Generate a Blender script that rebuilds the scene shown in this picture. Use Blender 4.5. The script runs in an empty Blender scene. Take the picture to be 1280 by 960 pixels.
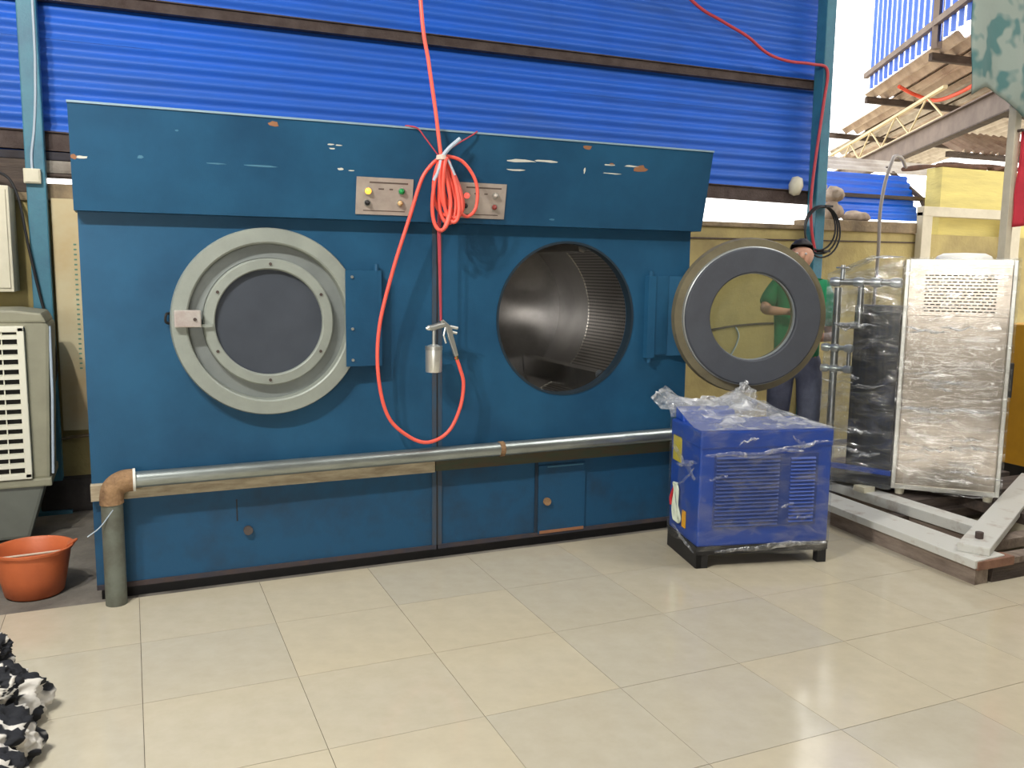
import bpy, bmesh, math, random
from mathutils import Vector, Matrix, noise
random.seed(7)
C = bpy.context.scene.collection
scn = bpy.context.scene
PI = math.pi

# ------------------------------------------------------------------ camera, world, lights, exposure
def cam_setup():
    yaw, pitch, roll = math.radians(23.723), math.radians(-7.481), math.radians(0.673)
    f = Vector((math.sin(yaw)*math.cos(pitch), math.cos(yaw)*math.cos(pitch), math.sin(pitch)))
    r = Vector((math.cos(yaw), -math.sin(yaw), 0)); u = r.cross(f)
    c, s = math.cos(roll), math.sin(roll)
    r2, u2 = c*r+s*u, -s*r+c*u
    M = Matrix((r2, u2, -f)).transposed().to_4x4()
    M.translation = Vector((0.0185, -4.109, 1.698))
    cd = bpy.data.cameras.new('camera'); cam = bpy.data.objects.new('camera', cd); C.objects.link(cam)
    cam.matrix_world = M
    cd.sensor_fit = 'HORIZONTAL'; cd.sensor_width = 36.0; cd.lens = 36.0*1086.65/1280.0
    cd.clip_start = 0.05; cd.clip_end = 300
    scn.camera = cam
cam_setup()

w = bpy.data.worlds.new('world'); scn.world = w; w.use_nodes = True
w.node_tree.nodes['Background'].inputs[0].default_value = (1.0, 0.975, 0.94, 1)
w.node_tree.nodes['Background'].inputs[1].default_value = 3.2

def area_light(name, loc, target, sx, sy, power, col):
    ld = bpy.data.lights.new(name, 'AREA'); ld.shape = 'RECTANGLE'; ld.size = sx; ld.size_y = sy
    ld.energy = power; ld.color = col
    o = bpy.data.objects.new(name, ld); C.objects.link(o); o.location = loc
    o.rotation_euler = (Vector(target)-Vector(loc)).to_track_quat('-Z', 'Y').to_euler()
    return o
# daylight through the roof light over the right bay
area_light('roof_light_daylight', (5.6, -1.6, 5.2), (5.0, -1.4, 0), 1.6, 3.2, 85, (1.0, 0.97, 0.92))
# area light in an unseen window, added to brighten the cabinet's reflection
area_light('window_fill', (-2.9, -8.95, 2.1), (-2.9, 0.0, 2.1), 3.2, 1.7, 190, (1.0, 0.97, 0.9))

scn.view_settings.view_transform = 'Standard'
scn.view_settings.look = 'None'
scn.view_settings.gamma = 1.0
scn.view_settings.use_curve_mapping = False
scn.view_settings.exposure = 0.0

# ------------------------------------------------------------------ materials
MATS = {}
def lin(c):
    return tuple((x/12.92 if x <= 0.04045 else ((x+0.055)/1.055)**2.4) for x in (c[0]/255, c[1]/255, c[2]/255))
def mat(name, rgb, rough=0.6, metal=0.0, rgb2=None, scale=4.0, amount=0.6, bump=0.0, bscale=40.0, spec=0.5,
        emit=0.0, coat=0.0, stretch=(1, 1, 1), detail=5.0, lo=0.35, hi=0.7, rough2=None):
    if name in MATS: return MATS[name]
    m = bpy.data.materials.new(name); m.use_nodes = True
    nt = m.node_tree; N = nt.nodes; L = nt.links; b = N['Principled BSDF']
    c1 = lin(rgb)+(1,)
    b.inputs['Base Color'].default_value = c1
    b.inputs['Roughness'].default_value = rough; b.inputs['Metallic'].default_value = metal
    b.inputs['Specular IOR Level'].default_value = spec
    b.inputs['Coat Weight'].default_value = coat
    if emit > 0:
        b.inputs['Emission Color'].default_value = c1; b.inputs['Emission Strength'].default_value = emit
    tc = N.new('ShaderNodeTexCoord'); mp = N.new('ShaderNodeMapping'); L.new(tc.outputs['Object'], mp.inputs[0])
    mp.inputs['Scale'].default_value = stretch
    if rgb2 is not None:
        nz = N.new('ShaderNodeTexNoise'); nz.inputs['Scale'].default_value = scale; nz.inputs['Detail'].default_value = detail
        nz.inputs['Roughness'].default_value = 0.62
        L.new(mp.outputs[0], nz.inputs[0])
        rp = N.new('ShaderNodeValToRGB'); L.new(nz.outputs[0], rp.inputs[0])
        rp.color_ramp.elements[0].position = lo; rp.color_ramp.elements[1].position = hi
        c2 = lin(rgb2)
        rp.color_ramp.elements[0].color = c1
        rp.color_ramp.elements[1].color = tuple(c1[i]*(1-amount)+c2[i]*amount for i in range(3))+(1,)
        L.new(rp.outputs[0], b.inputs['Base Color'])
        if rough2 is not None:
            mr = N.new('ShaderNodeMapRange'); L.new(nz.outputs[0], mr.inputs[0])
            mr.inputs[1].default_value = lo; mr.inputs[2].default_value = hi
            mr.inputs[3].default_value = rough; mr.inputs[4].default_value = rough2
            L.new(mr.outputs[0], b.inputs['Roughness'])
    if bump > 0:
        n2 = N.new('ShaderNodeTexNoise'); n2.inputs['Scale'].default_value = bscale; n2.inputs['Detail'].default_value = 4
        L.new(mp.outputs[0], n2.inputs[0])
        bp = N.new('ShaderNodeBump'); bp.inputs['Strength'].default_value = bump; bp.inputs['Distance'].default_value = 0.02
        L.new(n2.outputs[0], bp.inputs['Height']); L.new(bp.outputs[0], b.inputs['Normal'])
    MATS[name] = m; return m

def film_mat(name, base, var, white=0.25, rough=0.13, scale=3.0, stretch=(1, 1, 1), tint=(0.93, 0.95, 0.97), bump=0.6):
    """clear stretch film: mostly transparent, glossy, milky in noise patches"""
    m = bpy.data.materials.new(name); m.use_nodes = True
    nt = m.node_tree; N = nt.nodes; L = nt.links; N.remove(N['Principled BSDF']); out = N['Material Output']
    tc = N.new('ShaderNodeTexCoord'); mp = N.new('ShaderNodeMapping'); mp.inputs['Scale'].default_value = stretch
    L.new(tc.outputs['Object'], mp.inputs[0])
    nz = N.new('ShaderNodeTexNoise'); nz.inputs['Scale'].default_value = scale; nz.inputs['Detail'].default_value = 7
    nz.inputs['Distortion'].default_value = 0.6
    L.new(mp.outputs[0], nz.inputs[0])
    bp = N.new('ShaderNodeBump'); bp.inputs['Strength'].default_value = bump; bp.inputs['Distance'].default_value = 0.03
    L.new(nz.outputs[0], bp.inputs['Height'])
    tr = N.new('ShaderNodeBsdfTransparent'); tr.inputs[0].default_value = tint+(1,)
    gl = N.new('ShaderNodeBsdfGlossy'); gl.inputs['Roughness'].default_value = rough; L.new(bp.outputs[0], gl.inputs['Normal'])
    df = N.new('ShaderNodeBsdfDiffuse'); df.inputs[0].default_value = (0.85, 0.87, 0.9, 1); L.new(bp.outputs[0], df.inputs['Normal'])
    mg = N.new('ShaderNodeMixShader'); mg.inputs[0].default_value = white
    L.new(gl.outputs[0], mg.inputs[1]); L.new(df.outputs[0], mg.inputs[2])
    mr = N.new('ShaderNodeMapRange'); L.new(nz.outputs[0], mr.inputs[0])
    mr.inputs[1].default_value = 0.46; mr.inputs[2].default_value = 0.74
    mr.inputs[3].default_value = base; mr.inputs[4].default_value = base+var
    mx = N.new('ShaderNodeMixShader'); L.new(mr.outputs[0], mx.inputs[0])
    L.new(tr.outputs[0], mx.inputs[1]); L.new(mg.outputs[0], mx.inputs[2])
    L.new(mx.outputs[0], out.inputs[0]); MATS[name] = m; return m

def glass_mat(name, fac, col, tint):
    m = bpy.data.materials.new(name); m.use_nodes = True
    nt = m.node_tree; N = nt.nodes; L = nt.links; b = N['Principled BSDF']; out = N['Material Output']
    b.inputs['Base Color'].default_value = lin(col)+(1,); b.inputs['Roughness'].default_value = 0.06
    tc = N.new('ShaderNodeTexCoord'); nz = N.new('ShaderNodeTexNoise'); nz.inputs['Scale'].default_value = 6
    L.new(tc.outputs['Object'], nz.inputs[0])
    mr = N.new('ShaderNodeMapRange'); L.new(nz.outputs[0], mr.inputs[0]); mr.inputs[3].default_value = fac*0.8; mr.inputs[4].default_value = fac*1.2
    tr = N.new('ShaderNodeBsdfTransparent'); tr.inputs[0].default_value = tint+(1,)
    mx = N.new('ShaderNodeMixShader'); L.new(mr.outputs[0], mx.inputs[0]); L.new(tr.outputs[0], mx.inputs[1]); L.new(b.outputs[0], mx.inputs[2])
    L.new(mx.outputs[0], out.inputs[0]); MATS[name] = m; return m

def perforated_mat(name):
    """stainless drum band with rows of fine holes (angle and depth about the drum axis)"""
    m = bpy.data.materials.new(name); m.use_nodes = True
    nt = m.node_tree; N = nt.nodes; L = nt.links; b = N['Principled BSDF']
    tc = N.new('ShaderNodeTexCoord'); sp = N.new('ShaderNodeSeparateXYZ'); L.new(tc.outputs['Object'], sp.inputs[0])
    def mth(op, a, bb=None):
        n = N.new('ShaderNodeMath'); n.operation = op
        for i, v in enumerate((a, bb)):
            if v is None: continue
            if isinstance(v, (int, float)): n.inputs[i].default_value = v
            else: L.new(v, n.inputs[i])
        return n.outputs[0]
    ang = mth('ARCTAN2', sp.outputs[2], sp.outputs[0])
    sa = mth('SINE', mth('MULTIPLY', ang, 150.0)); sb = mth('SINE', mth('MULTIPLY', sp.outputs[1], 330.0))
    dot = mth('GREATER_THAN', mth('ADD', mth('MULTIPLY', sa, 1.3), sb), 0.75)
    mx = N.new('ShaderNodeMix'); mx.data_type = 'RGBA'; L.new(dot, mx.inputs[0])
    mx.inputs[6].default_value = lin((206, 202, 196))+(1,); mx.inputs[7].default_value = lin((28, 26, 26))+(1,)
    L.new(mx.outputs[2], b.inputs['Base Color'])
    b.inputs['Roughness'].default_value = 0.25
    L.new(mth('SUBTRACT', 0.95, dot), b.inputs['Metallic'])
    MATS[name] = m; return m

teal = mat('teal_enamel', (36, 86, 120), 0.42, 0, (24, 62, 92), 1.6, 0.8, 0.06, 180, spec=0.3)
teal_low = mat('teal_enamel_worn', (32, 78, 112), 0.5, 0, (40, 48, 58), 3.5, 0.75, 0.06, 120, lo=0.45, hi=0.8, spec=0.3)
teal_col = mat('teal_column_paint', (58, 122, 142), 0.5, 0, (44, 92, 118), 5, 0.8, 0.1, 60)
bluesheet = mat('blue_painted_sheet', (40, 104, 214), 0.5, 0, (62, 98, 168), 0.9, 0.7, 0.03, 90, spec=0.4, stretch=(0.6, 1, 2.5))
bluesheet2 = mat('blue_painted_sheet_outside', (40, 92, 200), 0.5, 0, (80, 120, 200), 2, 0.6)
brightblue = mat('bright_blue_sheet', (16, 96, 215), 0.35, 0, (40, 110, 220), 3, 0.6)
rustiron = mat('brown_rusted_iron', (84, 72, 68), 0.8, 0.1, (60, 46, 42), 9, 0.9, 0.3, 60)
darkwood = mat('weathered_timber', (92, 80, 72), 0.85, 0, (52, 44, 42), 5, 0.9, 0.4, 30, stretch=(0.5, 4, 4))
yellow = mat('yellow_limewash', (178, 162, 108), 0.9, 0, (122, 108, 76), 1.7, 0.8, 0.25, 25, lo=0.42, hi=0.75)
yellow_bright = mat('pale_yellow_limewash', (222, 208, 130), 0.9, 0, (170, 156, 104), 2.0, 0.6, 0.2, 20, stretch=(0.5, 1, 3))
ledge_m = mat('dirty_cement', (150, 132, 104), 0.9, 0, (94, 82, 68), 5, 0.9, 0.4, 30)
tile_m = mat('cream_polished_tile', (197, 188, 167), 0.10, 0, (187, 178, 155), 9, 0.8, 0.0, spec=0.5, detail=8, rough2=0.14)
tile_m2 = mat('cream_polished_tile_warm', (200, 190, 166), 0.10, 0, (190, 180, 157), 9, 0.8, 0.0, spec=0.5, detail=8, rough2=0.14)
tile_m3 = mat('cream_polished_tile_grey', (193, 186, 167), 0.11, 0, (184, 175, 155), 9, 0.8, 0.0, spec=0.5, detail=8, rough2=0.14)
grout = mat('dirty_concrete', (136, 130, 120), 0.9, 0, (78, 74, 70), 2.2, 0.9, 0.4, 18)
grout_d = mat('dark_tile_bed', (110, 100, 84), 0.9, 0, (60, 54, 46), 8, 0.8)
greyenamel = mat('grey_door_enamel', (150, 156, 148), 0.5, 0.15, (128, 134, 128), 5, 0.7, 0.04, 80)
greydark = mat('grey_door_recess_shade', (134, 140, 138), 0.5, 0.15, (112, 118, 118), 4, 0.7)  # recess enamel darkened, its shade put into the colour
gasket = mat('dark_grey_rubber', (72, 76, 84), 0.65, 0, (62, 64, 72), 6, 0.7, 0.05, 60)
flange_b = mat('tan_stained_enamel', (120, 112, 88), 0.6, 0.1, (98, 90, 72), 7, 0.8, 0.1, 60)
galv = mat('galvanised_pipe', (176, 184, 182), 0.32, 0.85, (140, 146, 144), 7, 0.8, 0.05, 80, stretch=(0.6, 3, 3))
pipe_grey = mat('grey_painted_pipe', (112, 118, 108), 0.6, 0.2, (86, 84, 74), 8, 0.9, 0.1, 50)
rust = mat('rusty_cast_iron', (158, 126, 92), 0.85, 0.1, (96, 70, 50), 14, 0.9, 0.4, 60)
ledge_beige = mat('beige_painted_angle', (188, 176, 150), 0.65, 0, (128, 112, 90), 9, 0.8, 0.1, 60, stretch=(0.8, 2, 4))
ledge_green = mat('green_brown_angle', (66, 76, 58), 0.7, 0.1, (84, 66, 50), 8, 0.9, 0.1, 60, stretch=(0.8, 2, 4))
blackiron = mat('black_iron', (30, 30, 32), 0.6, 0.1, (44, 42, 42), 10, 0.6)
blackrub = mat('black_cable', (26, 26, 30), 0.6)
drum_m = mat('drum_stainless', (208, 206, 202), 0.24, 0.95, (170, 168, 166), 3, 0.8, 0.03, 20, stretch=(1, 1, 1))
drum_back = mat('drum_back_steel', (150, 148, 148), 0.35, 0.9, (110, 108, 110), 3, 0.8)
perf = perforated_mat('drum_perforated')
paneltin = mat('aluminium_panel', (182, 170, 160), 0.5, 0.2, (160, 148, 140), 14, 0.8)
print_dark = mat('panel_print', (92, 78, 72), 0.7)
whitechip = mat('bare_primer_white', (206, 206, 196), 0.8)
rustchip = mat('bare_rust', (150, 104, 74), 0.9)
hose_m = mat('coral_red_hose', (240, 100, 84), 0.42, 0, (234, 86, 74), 3, 0.6)
string_m = mat('red_string', (176, 62, 76), 0.8)
tie_m = mat('pale_cloth_strip', (176, 190, 204), 0.8)
alu = mat('polished_aluminium', (226, 226, 220), 0.32, 0.8)
alu_d = mat('cast_aluminium', (196, 198, 194), 0.38, 0.85)
steel = mat('brushed_stainless', (176, 164, 150), 0.24, 0.95, (156, 144, 130), 4, 0.8, 0.012, 30, stretch=(8, 8, 0.6))
steel_e = mat('stainless_edge', (206, 202, 192), 0.3, 0.9)
darksteel = mat('dark_housing_steel', (70, 72, 74), 0.5, 0.5, (98, 92, 80), 5, 0.7, stretch=(9, 9, 0.4))  # brownish vertical streaks paint reflections into the dark steel
boxblue = mat('royal_blue_powdercoat', (30, 74, 168), 0.4, 0, (24, 62, 148), 3, 0.6, 0.03, 120)
boxblue_d = mat('blue_louvre_powdercoat', (34, 66, 140), 0.45, 0, (28, 56, 122), 6, 0.6)
labely = mat('yellow_label', (206, 186, 60), 0.5)
cablew = mat('white_green_cable', (204, 214, 196), 0.5)
redp = mat('red_plastic', (196, 44, 56), 0.4)
orangep = mat('amber_plastic', (232, 168, 40), 0.4)
whitewood = mat('white_painted_steel', (206, 206, 200), 0.45, 0, (150, 128, 112), 7, 0.8, 0.1, 40, lo=0.55, hi=0.75)
palletwood = mat('pallet_timber', (146, 132, 120), 0.8, 0, (96, 80, 70), 6, 0.9, 0.3, 40, stretch=(3, 0.6, 3))
palletred = mat('red_brown_timber', (150, 112, 92), 0.8, 0, (112, 78, 64), 8, 0.9, 0.3, 40)
plastw = mat('cream_plastic', (214, 208, 186), 0.5, 0, (196, 190, 166), 8, 0.6)
coolerw = mat('white_louvre_plastic', (226, 224, 206), 0.5)
coolerb = mat('grey_beige_plastic', (150, 148, 126), 0.55, 0, (128, 126, 108), 5, 0.7)
coolert = mat('grey_tank_plastic', (112, 116, 108), 0.55, 0, (96, 98, 92), 5, 0.7)
shade_dark = mat('interior_shade', (22, 20, 18), 0.8)  # near-black paint for the shade behind grilles
potm = mat('terracotta_plastic', (202, 106, 62), 0.5, 0, (176, 88, 52), 5, 0.7, 0.05, 60)
stickm = mat('pale_stick', (206, 190, 170), 0.6)
tarp_m = mat('patched_green_tarp', (138, 150, 142), 0.75, 0, (70, 112, 112), 3.2, 0.95, 0.3, 12, lo=0.48, hi=0.54, detail=2)
redcloth = mat('red_cloth', (196, 50, 66), 0.85, 0, (166, 40, 54), 6, 0.7)
ochre = mat('ochre_machine_enamel', (206, 152, 34), 0.5, 0, (178, 128, 30), 4, 0.6)
roofm = mat('sunlit_rusty_roof_sheet', (204, 188, 172), 0.7, 0.0, (142, 118, 104), 2.4, 0.9, 0.1, 30)  # roof colours lightened in place of sunlight on the undersides
roofg = mat('sunlit_grey_roof_sheet', (206, 200, 190), 0.7, 0.0, (150, 136, 124), 2.4, 0.8, 0.1, 30)  # lightened like the rusty sheets to stand for sunlight
beam_m = mat('brown_steel_beam', (122, 108, 98), 0.7, 0.2, (88, 74, 66), 4, 0.8)
lattice = mat('cream_steel_lattice', (206, 190, 150), 0.6)
creamframe = mat('cream_painted_frame', (206, 198, 176), 0.6, 0, (176, 168, 146), 6, 0.6)
greencl = mat('green_shirt', (24, 132, 84), 0.85, 0, (16, 104, 70), 6, 0.7, 0.2, 30)
jeans = mat('grey_blue_jeans', (112, 116, 138), 0.9, 0, (84, 88, 110), 10, 0.7, 0.2, 60)
skinm = mat('skin', (196, 148, 122), 0.55, 0, (182, 132, 108), 8, 0.5)
hairm = mat('black_hair', (26, 24, 26), 0.6, 0, (44, 40, 40), 40, 0.6, 0.3, 90)
shoem = mat('dark_shoe', (40, 38, 40), 0.6)
eyew = mat('eye_white', (230, 226, 220), 0.3); eyed = mat('eye_dark', (34, 24, 20), 0.2)
groundm = mat('outside_ground', (206, 196, 176), 0.95, 0, (180, 168, 146), 0.5, 0.8)
ceilm = mat('ceiling_sheet', (150, 152, 154), 0.7, 0, (120, 120, 122), 1.5, 0.7)
wallgrey = mat('dingy_plaster', (150, 144, 128), 0.9, 0, (120, 114, 100), 1.5, 0.7)
film_box = film_mat('stretch_film_on_box', 0.05, 0.26, 0.22, 0.09, 6.0, (1, 1, 1.8), bump=0.8)
film_tent = film_mat('slack_film_sheen', 0.26, 0.66, 0.6, 0.10, 8.0, (1, 1.4, 1.6), bump=0.8)  # milky white raised to paint the highlights on slack film
film_cab = film_mat('stretch_film_on_cabinet', 0.06, 0.34, 0.08, 0.05, 3.4, (0.8, 0.8, 6.0), bump=0.9)
film_side_m = film_mat('stretch_film_over_pipework', 0.10, 0.42, 0.16, 0.06, 3.0, (1, 1, 3.5), bump=0.9, tint=(0.86, 0.9, 0.96))
film_glint_fold = film_mat('film_glint_ridge', 0.14, 0.62, 0.6, 0.10, 16.0, (1, 1, 1), bump=0.6)  # whitish ridges put the film's glints into colour and shape
film_bunch = film_mat('bunched_stretch_film', 0.34, 0.6, 0.6, 0.2, 9.0, (1, 1, 1), bump=0.7)
glass_dark = glass_mat('smoked_door_glass', 0.6, (92, 98, 108), (0.35, 0.37, 0.4))
glass_clear = glass_mat('clear_door_glass', 0.10, (150, 156, 140), (0.9, 0.92, 0.85))

def zebra_mat():
    m = bpy.data.materials.new('black_white_print'); m.use_nodes = True
    nt = m.node_tree; N = nt.nodes; L = nt.links; b = N['Principled BSDF']
    tc = N.new('ShaderNodeTexCoord'); nz = N.new('ShaderNodeTexNoise'); nz.inputs['Scale'].default_value = 7.0
    nz.inputs['Detail'].default_value = 1.5; nz.inputs['Distortion'].default_value = 1.2
    L.new(tc.outputs['Object'], nz.inputs[0])
    rp = N.new('ShaderNodeValToRGB'); L.new(nz.outputs[0], rp.inputs[0])
    e = rp.color_ramp.elements; e[0].position = 0.51; e[0].color = lin((30, 32, 38))+(1,)
    e[1].position = 0.54; e[1].color = lin((216, 212, 204))+(1,)
    L.new(rp.outputs[0], b.inputs['Base Color']); b.inputs['Roughness'].default_value = 0.85
    MATS[m.name] = m; return m
zebra = zebra_mat()

# ------------------------------------------------------------------ mesh helpers
class MB:
    def __init__(s): s.v = []; s.f = []
    def add(s, vs, fs):
        k = len(s.v); s.v += [Vector(p) for p in vs]; s.f += [tuple(i+k for i in f) for f in fs]; return s
    def box(s, a, b):
        (x0, y0, z0), (x1, y1, z1) = a, b
        vs = [(x0,y0,z0),(x1,y0,z0),(x1,y1,z0),(x0,y1,z0),(x0,y0,z1),(x1,y0,z1),(x1,y1,z1),(x0,y1,z1)]
        return s.add(vs, [(3,2,1,0),(4,5,6,7),(0,1,5,4),(1,2,6,5),(2,3,7,6),(3,0,4,7)])
    def bar(s, p, q, wd, ht, up=(0, 0, 1)):
        p, q = Vector(p), Vector(q); d = (q-p).normalized(); up = Vector(up)
        if abs(d.dot(up)) > 0.99: up = Vector((1, 0, 0))
        sd = d.cross(up).normalized(); u = sd.cross(d)
        vs = []
        for c in (p, q):
            for a, b in ((-1,-1),(1,-1),(1,1),(-1,1)): vs.append(c+sd*a*wd/2+u*b*ht/2)
        return s.add(vs, [(3,2,1,0),(4,5,6,7),(0,1,5,4),(1,2,6,5),(2,3,7,6),(3,0,4,7)])
    def prism(s, poly, ext):
        n = len(poly); ext = Vector(ext); vs = [Vector(p) for p in poly]+[Vector(p)+ext for p in poly]
        return s.add(vs, [tuple(range(n-1,-1,-1)), tuple(range(n,2*n))]+[(i,(i+1)%n,n+(i+1)%n,n+i) for i in range(n)])
    def cyl(s, p, q, r, n=20, r2=None, caps=True):
        return s.tube([p, q], [r, r if r2 is None else r2], n, caps)
    def tube(s, pts, r, n=10, caps=True, closed=False):
        pts = [Vector(p) for p in pts]; m = len(pts)
        rs = r if isinstance(r, (list, tuple)) else [r]*m
        vs = []; nrm = None
        for i, p in enumerate(pts):
            if closed: t = (pts[(i+1) % m]-pts[i-1]).normalized()
            else: t = (pts[min(i+1, m-1)]-pts[max(i-1, 0)]).normalized()
            if nrm is None:
                a = Vector((0, 0, 1)) if abs(t.z) < 0.9 else Vector((1, 0, 0)); nrm = t.cross(a).normalized()
            else:
                nrm = (nrm-t*nrm.dot(t))
                nrm = nrm.normalized() if nrm.length > 1e-6 else t.orthogonal().normalized()
            bn = t.cross(nrm)
            for k in range(n):
                a = 2*PI*k/n; vs.append(p+(nrm*math.cos(a)+bn*math.sin(a))*rs[i])
        fs = []
        for i in range(m if closed else m-1):
            j = (i+1) % m
            for k in range(n): fs.append((i*n+k, i*n+(k+1) % n, j*n+(k+1) % n, j*n+k))
        if caps and not closed:
            fs.append(tuple(range(n-1, -1, -1))); fs.append(tuple(range((m-1)*n, m*n)))
        return s.add(vs, fs)
    def lathe(s, prof, c, ax, n=48, closed=True):
        """profile of (radius, distance along axis) swept about the axis"""
        c, ax = Vector(c), Vector(ax).normalized()
        u = ax.orthogonal().normalized() if abs(ax.z) > 0.9 else ax.cross(Vector((0, 0, 1))).normalized()
        v = ax.cross(u); m = len(prof); vs = []
        for k in range(n):
            a = 2*PI*k/n; d = u*math.cos(a)+v*math.sin(a)
            for r, h in prof: vs.append(c+d*r+ax*h)
        fs = []
        for k in range(n):
            k2 = (k+1) % n
            for i in range(m if closed else m-1):
                j = (i+1) % m; fs.append((k*m+i, k*m+j, k2*m+j, k2*m+i))
        return s.add(vs, fs)
    def disc(s, c, ax, r, t, n=32):
        c = Vector(c); ax = Vector(ax).normalized(); return s.cyl(c-ax*t/2, c+ax*t/2, r, n)
    def grid(s, fn, nu, nv):
        vs = [fn(i/nu, j/nv) for j in range(nv+1) for i in range(nu+1)]
        fs = [(j*(nu+1)+i, j*(nu+1)+i+1, (j+1)*(nu+1)+i+1, (j+1)*(nu+1)+i) for j in range(nv) for i in range(nu)]
        return s.add(vs, fs)
    def build(s, name, m, parent=None, smooth=None, bevel=0.0, local=False, solid=0.0):
        me = bpy.data.meshes.new(name)
        o = bpy.data.objects.new(name, me); C.objects.link(o)
        vs = s.v
        if parent is not None:
            root = parent
            while root.parent is not None: root = root.parent
            if not local:
                inv = root.matrix_basis.inverted(); vs = [inv @ p for p in vs]
            o.parent = parent
        elif not local:
            # origin at the foot of the mesh
            lo = [min(p[i] for p in vs) for i in range(3)]; hi = [max(p[i] for p in vs) for i in range(3)]
            org = Vector(((lo[0]+hi[0])/2, (lo[1]+hi[1])/2, lo[2])); vs = [p-org for p in vs]; o.location = org
        me.from_pydata([tuple(p) for p in vs], [], s.f); me.update()
        bm = bmesh.new(); bm.from_mesh(me)
        bmesh.ops.recalc_face_normals(bm, faces=bm.faces)
        if bevel > 0:
            es = [e for e in bm.edges if len(e.link_faces) == 2 and e.calc_face_angle(0) > 0.6]
            bmesh.ops.bevel(bm, geom=es, offset=bevel, segments=2, affect='EDGES', profile=0.6)
        bm.to_mesh(me); bm.free()
        me.materials.append(m)
        if smooth is not None:
            for p in me.polygons: p.use_smooth = True
            try: me.set_sharp_from_angle(angle=math.radians(smooth))
            except Exception: pass
        if solid > 0:
            md = o.modifiers.new('solid', 'SOLIDIFY'); md.thickness = solid; md.offset = 0
        return o

def tag(o, label=None, cat=None, group=None, kind=None):
    if label: o['label'] = label
    if cat: o['category'] = cat
    if group: o['group'] = group
    if kind: o['kind'] = kind
    return o
def thing(name, label, cat, loc=(0, 0, 0), rz=0.0, group=None):
    o = bpy.data.objects.new(name, None); C.objects.link(o); o.empty_display_size = 0.1
    o.matrix_basis = Matrix.Translation(Vector(loc)) @ Matrix.Rotation(rz, 4, 'Z')
    return tag(o, label, cat, group)
def cr(pts, k=8, closed=False):
    """smooth curve through points"""
    P = [Vector(p) for p in pts]; n = len(P); out = []
    rng = range(n if closed else n-1)
    for i in rng:
        p0 = P[i-1] if (i > 0 or closed) else P[0]*2-P[1]
        p1 = P[i]; p2 = P[(i+1) % n]
        p3 = P[(i+2) % n] if (i+2 < n or closed) else P[-1]*2-P[-2]
        for j in range(k):
            t = j/k
            out.append(0.5*((2*p1)+(p2-p0)*t+(2*p0-5*p1+4*p2-p3)*t*t+(3*p1-p0-3*p2+p3)*t**3))
    if not closed: out.append(P[-1].copy())
    return out
def nz3(p, s): return noise.noise(Vector(p)*s)

# ------------------------------------------------------------------ the setting
fl = MB().box((-6, -9, -0.2), (10.5, 2.9, -0.012)).build('floor', grout)
tag(fl, 'dirty concrete floor slab under the cream tiles', kind='structure')
bed = MB().box((-2.4, -3.0, -0.012), (9.0, 0.598, -0.005)).box((3.6, 0.598, -0.012), (9.0, 2.4, -0.005)).build('tile_bed', grout_d, fl)
T = 0.6; cells = []
for i in range(-4, 15):
    for j in range(-5, 4):
        if j > 0 and i < 6: continue
        cells.append((i, j))
tm = []
for m_ in (tile_m, tile_m2, tile_m3):
    o = MB().box((0.0012, 0.0012, -0.006), (0.5988, 0.5988, 0)).build('tile', m_, fl, local=True); tm.append(o.data); bpy.data.objects.remove(o)
for k, (i, j) in enumerate(cells):
    o = bpy.data.objects.new('tile', random.choice(tm)); C.objects.link(o); o.parent = fl
    o.matrix_parent_inverse = fl.matrix_basis.inverted()
    o.location = (i*T, j*T, random.uniform(-0.0006, 0.0))

wb = MB().box((-6, 2.66, -0.2), (9.4, 2.9, 2.12)).build('wall_back', yellow)
tag(wb, 'stained yellow limewashed wall behind the dryer', kind='structure')
# cement coping along the wall head, broken into lengths
for a, b, h in ((-6, -0.9, 0.06), (-0.9, -0.5, 0.056), (-0.5, 0.2, 0.12), (0.2, 3.0, 0.07), (3.0, 4.7, 0.06), (4.7, 6.2, 0.045), (6.2, 7.6, 0.11)):
    MB().box((a, 2.63, 2.12), (b-0.01, 2.93, 2.12+h)).build('coping', ledge_m, wb, bevel=0.012)
MB().bar((3.3, 2.655, 2.0), (7.6, 2.655, 2.03), 0.02, 0.012).build('plaster_seam', rustiron, wb)
MB().tube(cr([(4.6, 2.655, 1.14), (4.95, 2.65, 1.15), (5.3, 2.65, 1.19), (5.7, 2.65, 1.21), (6.0, 2.65, 1.2)]), 0.011, 6).build('wall_crack', rustiron, wb)
MB().tube(cr([(5.32, 2.65, 1.18), (5.36, 2.65, 1.1), (5.33, 2.65, 1.0), (5.27, 2.65, 0.9)]), 0.008, 6).build('wall_crack', tie_m, wb)
# pale board fixed to the wall at the left end of the dryer
MB().box((-0.44, 2.60, 0.55), (-0.24, 2.66, 2.14)).build('wall_board', mat('pale_board', (206, 196, 162), 0.8, 0, (190, 160, 110), 2, 0.7), wb)
for k in range(26):
    MB().box((-0.318, 2.597, 0.98+k*0.034), (-0.30, 2.601, 0.99+k*0.034)).build('tick_mark', mat('green_ink', (96, 140, 124), 0.8), wb)
MB().box((-0.6, 2.5, -0.012), (-0.22, 2.66, 0.22)).build('rubble_step', mat('dark_soot', (60, 56, 54), 0.95, 0, (38, 36, 36), 6, 0.9, 0.5, 20), wb, bevel=0.03)
MB().tube([(-0.47, 2.63, 0.49), (-0.2, 2.63, 0.51)], 0.012, 8).build('conduit', ledge_m, wb)

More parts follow.
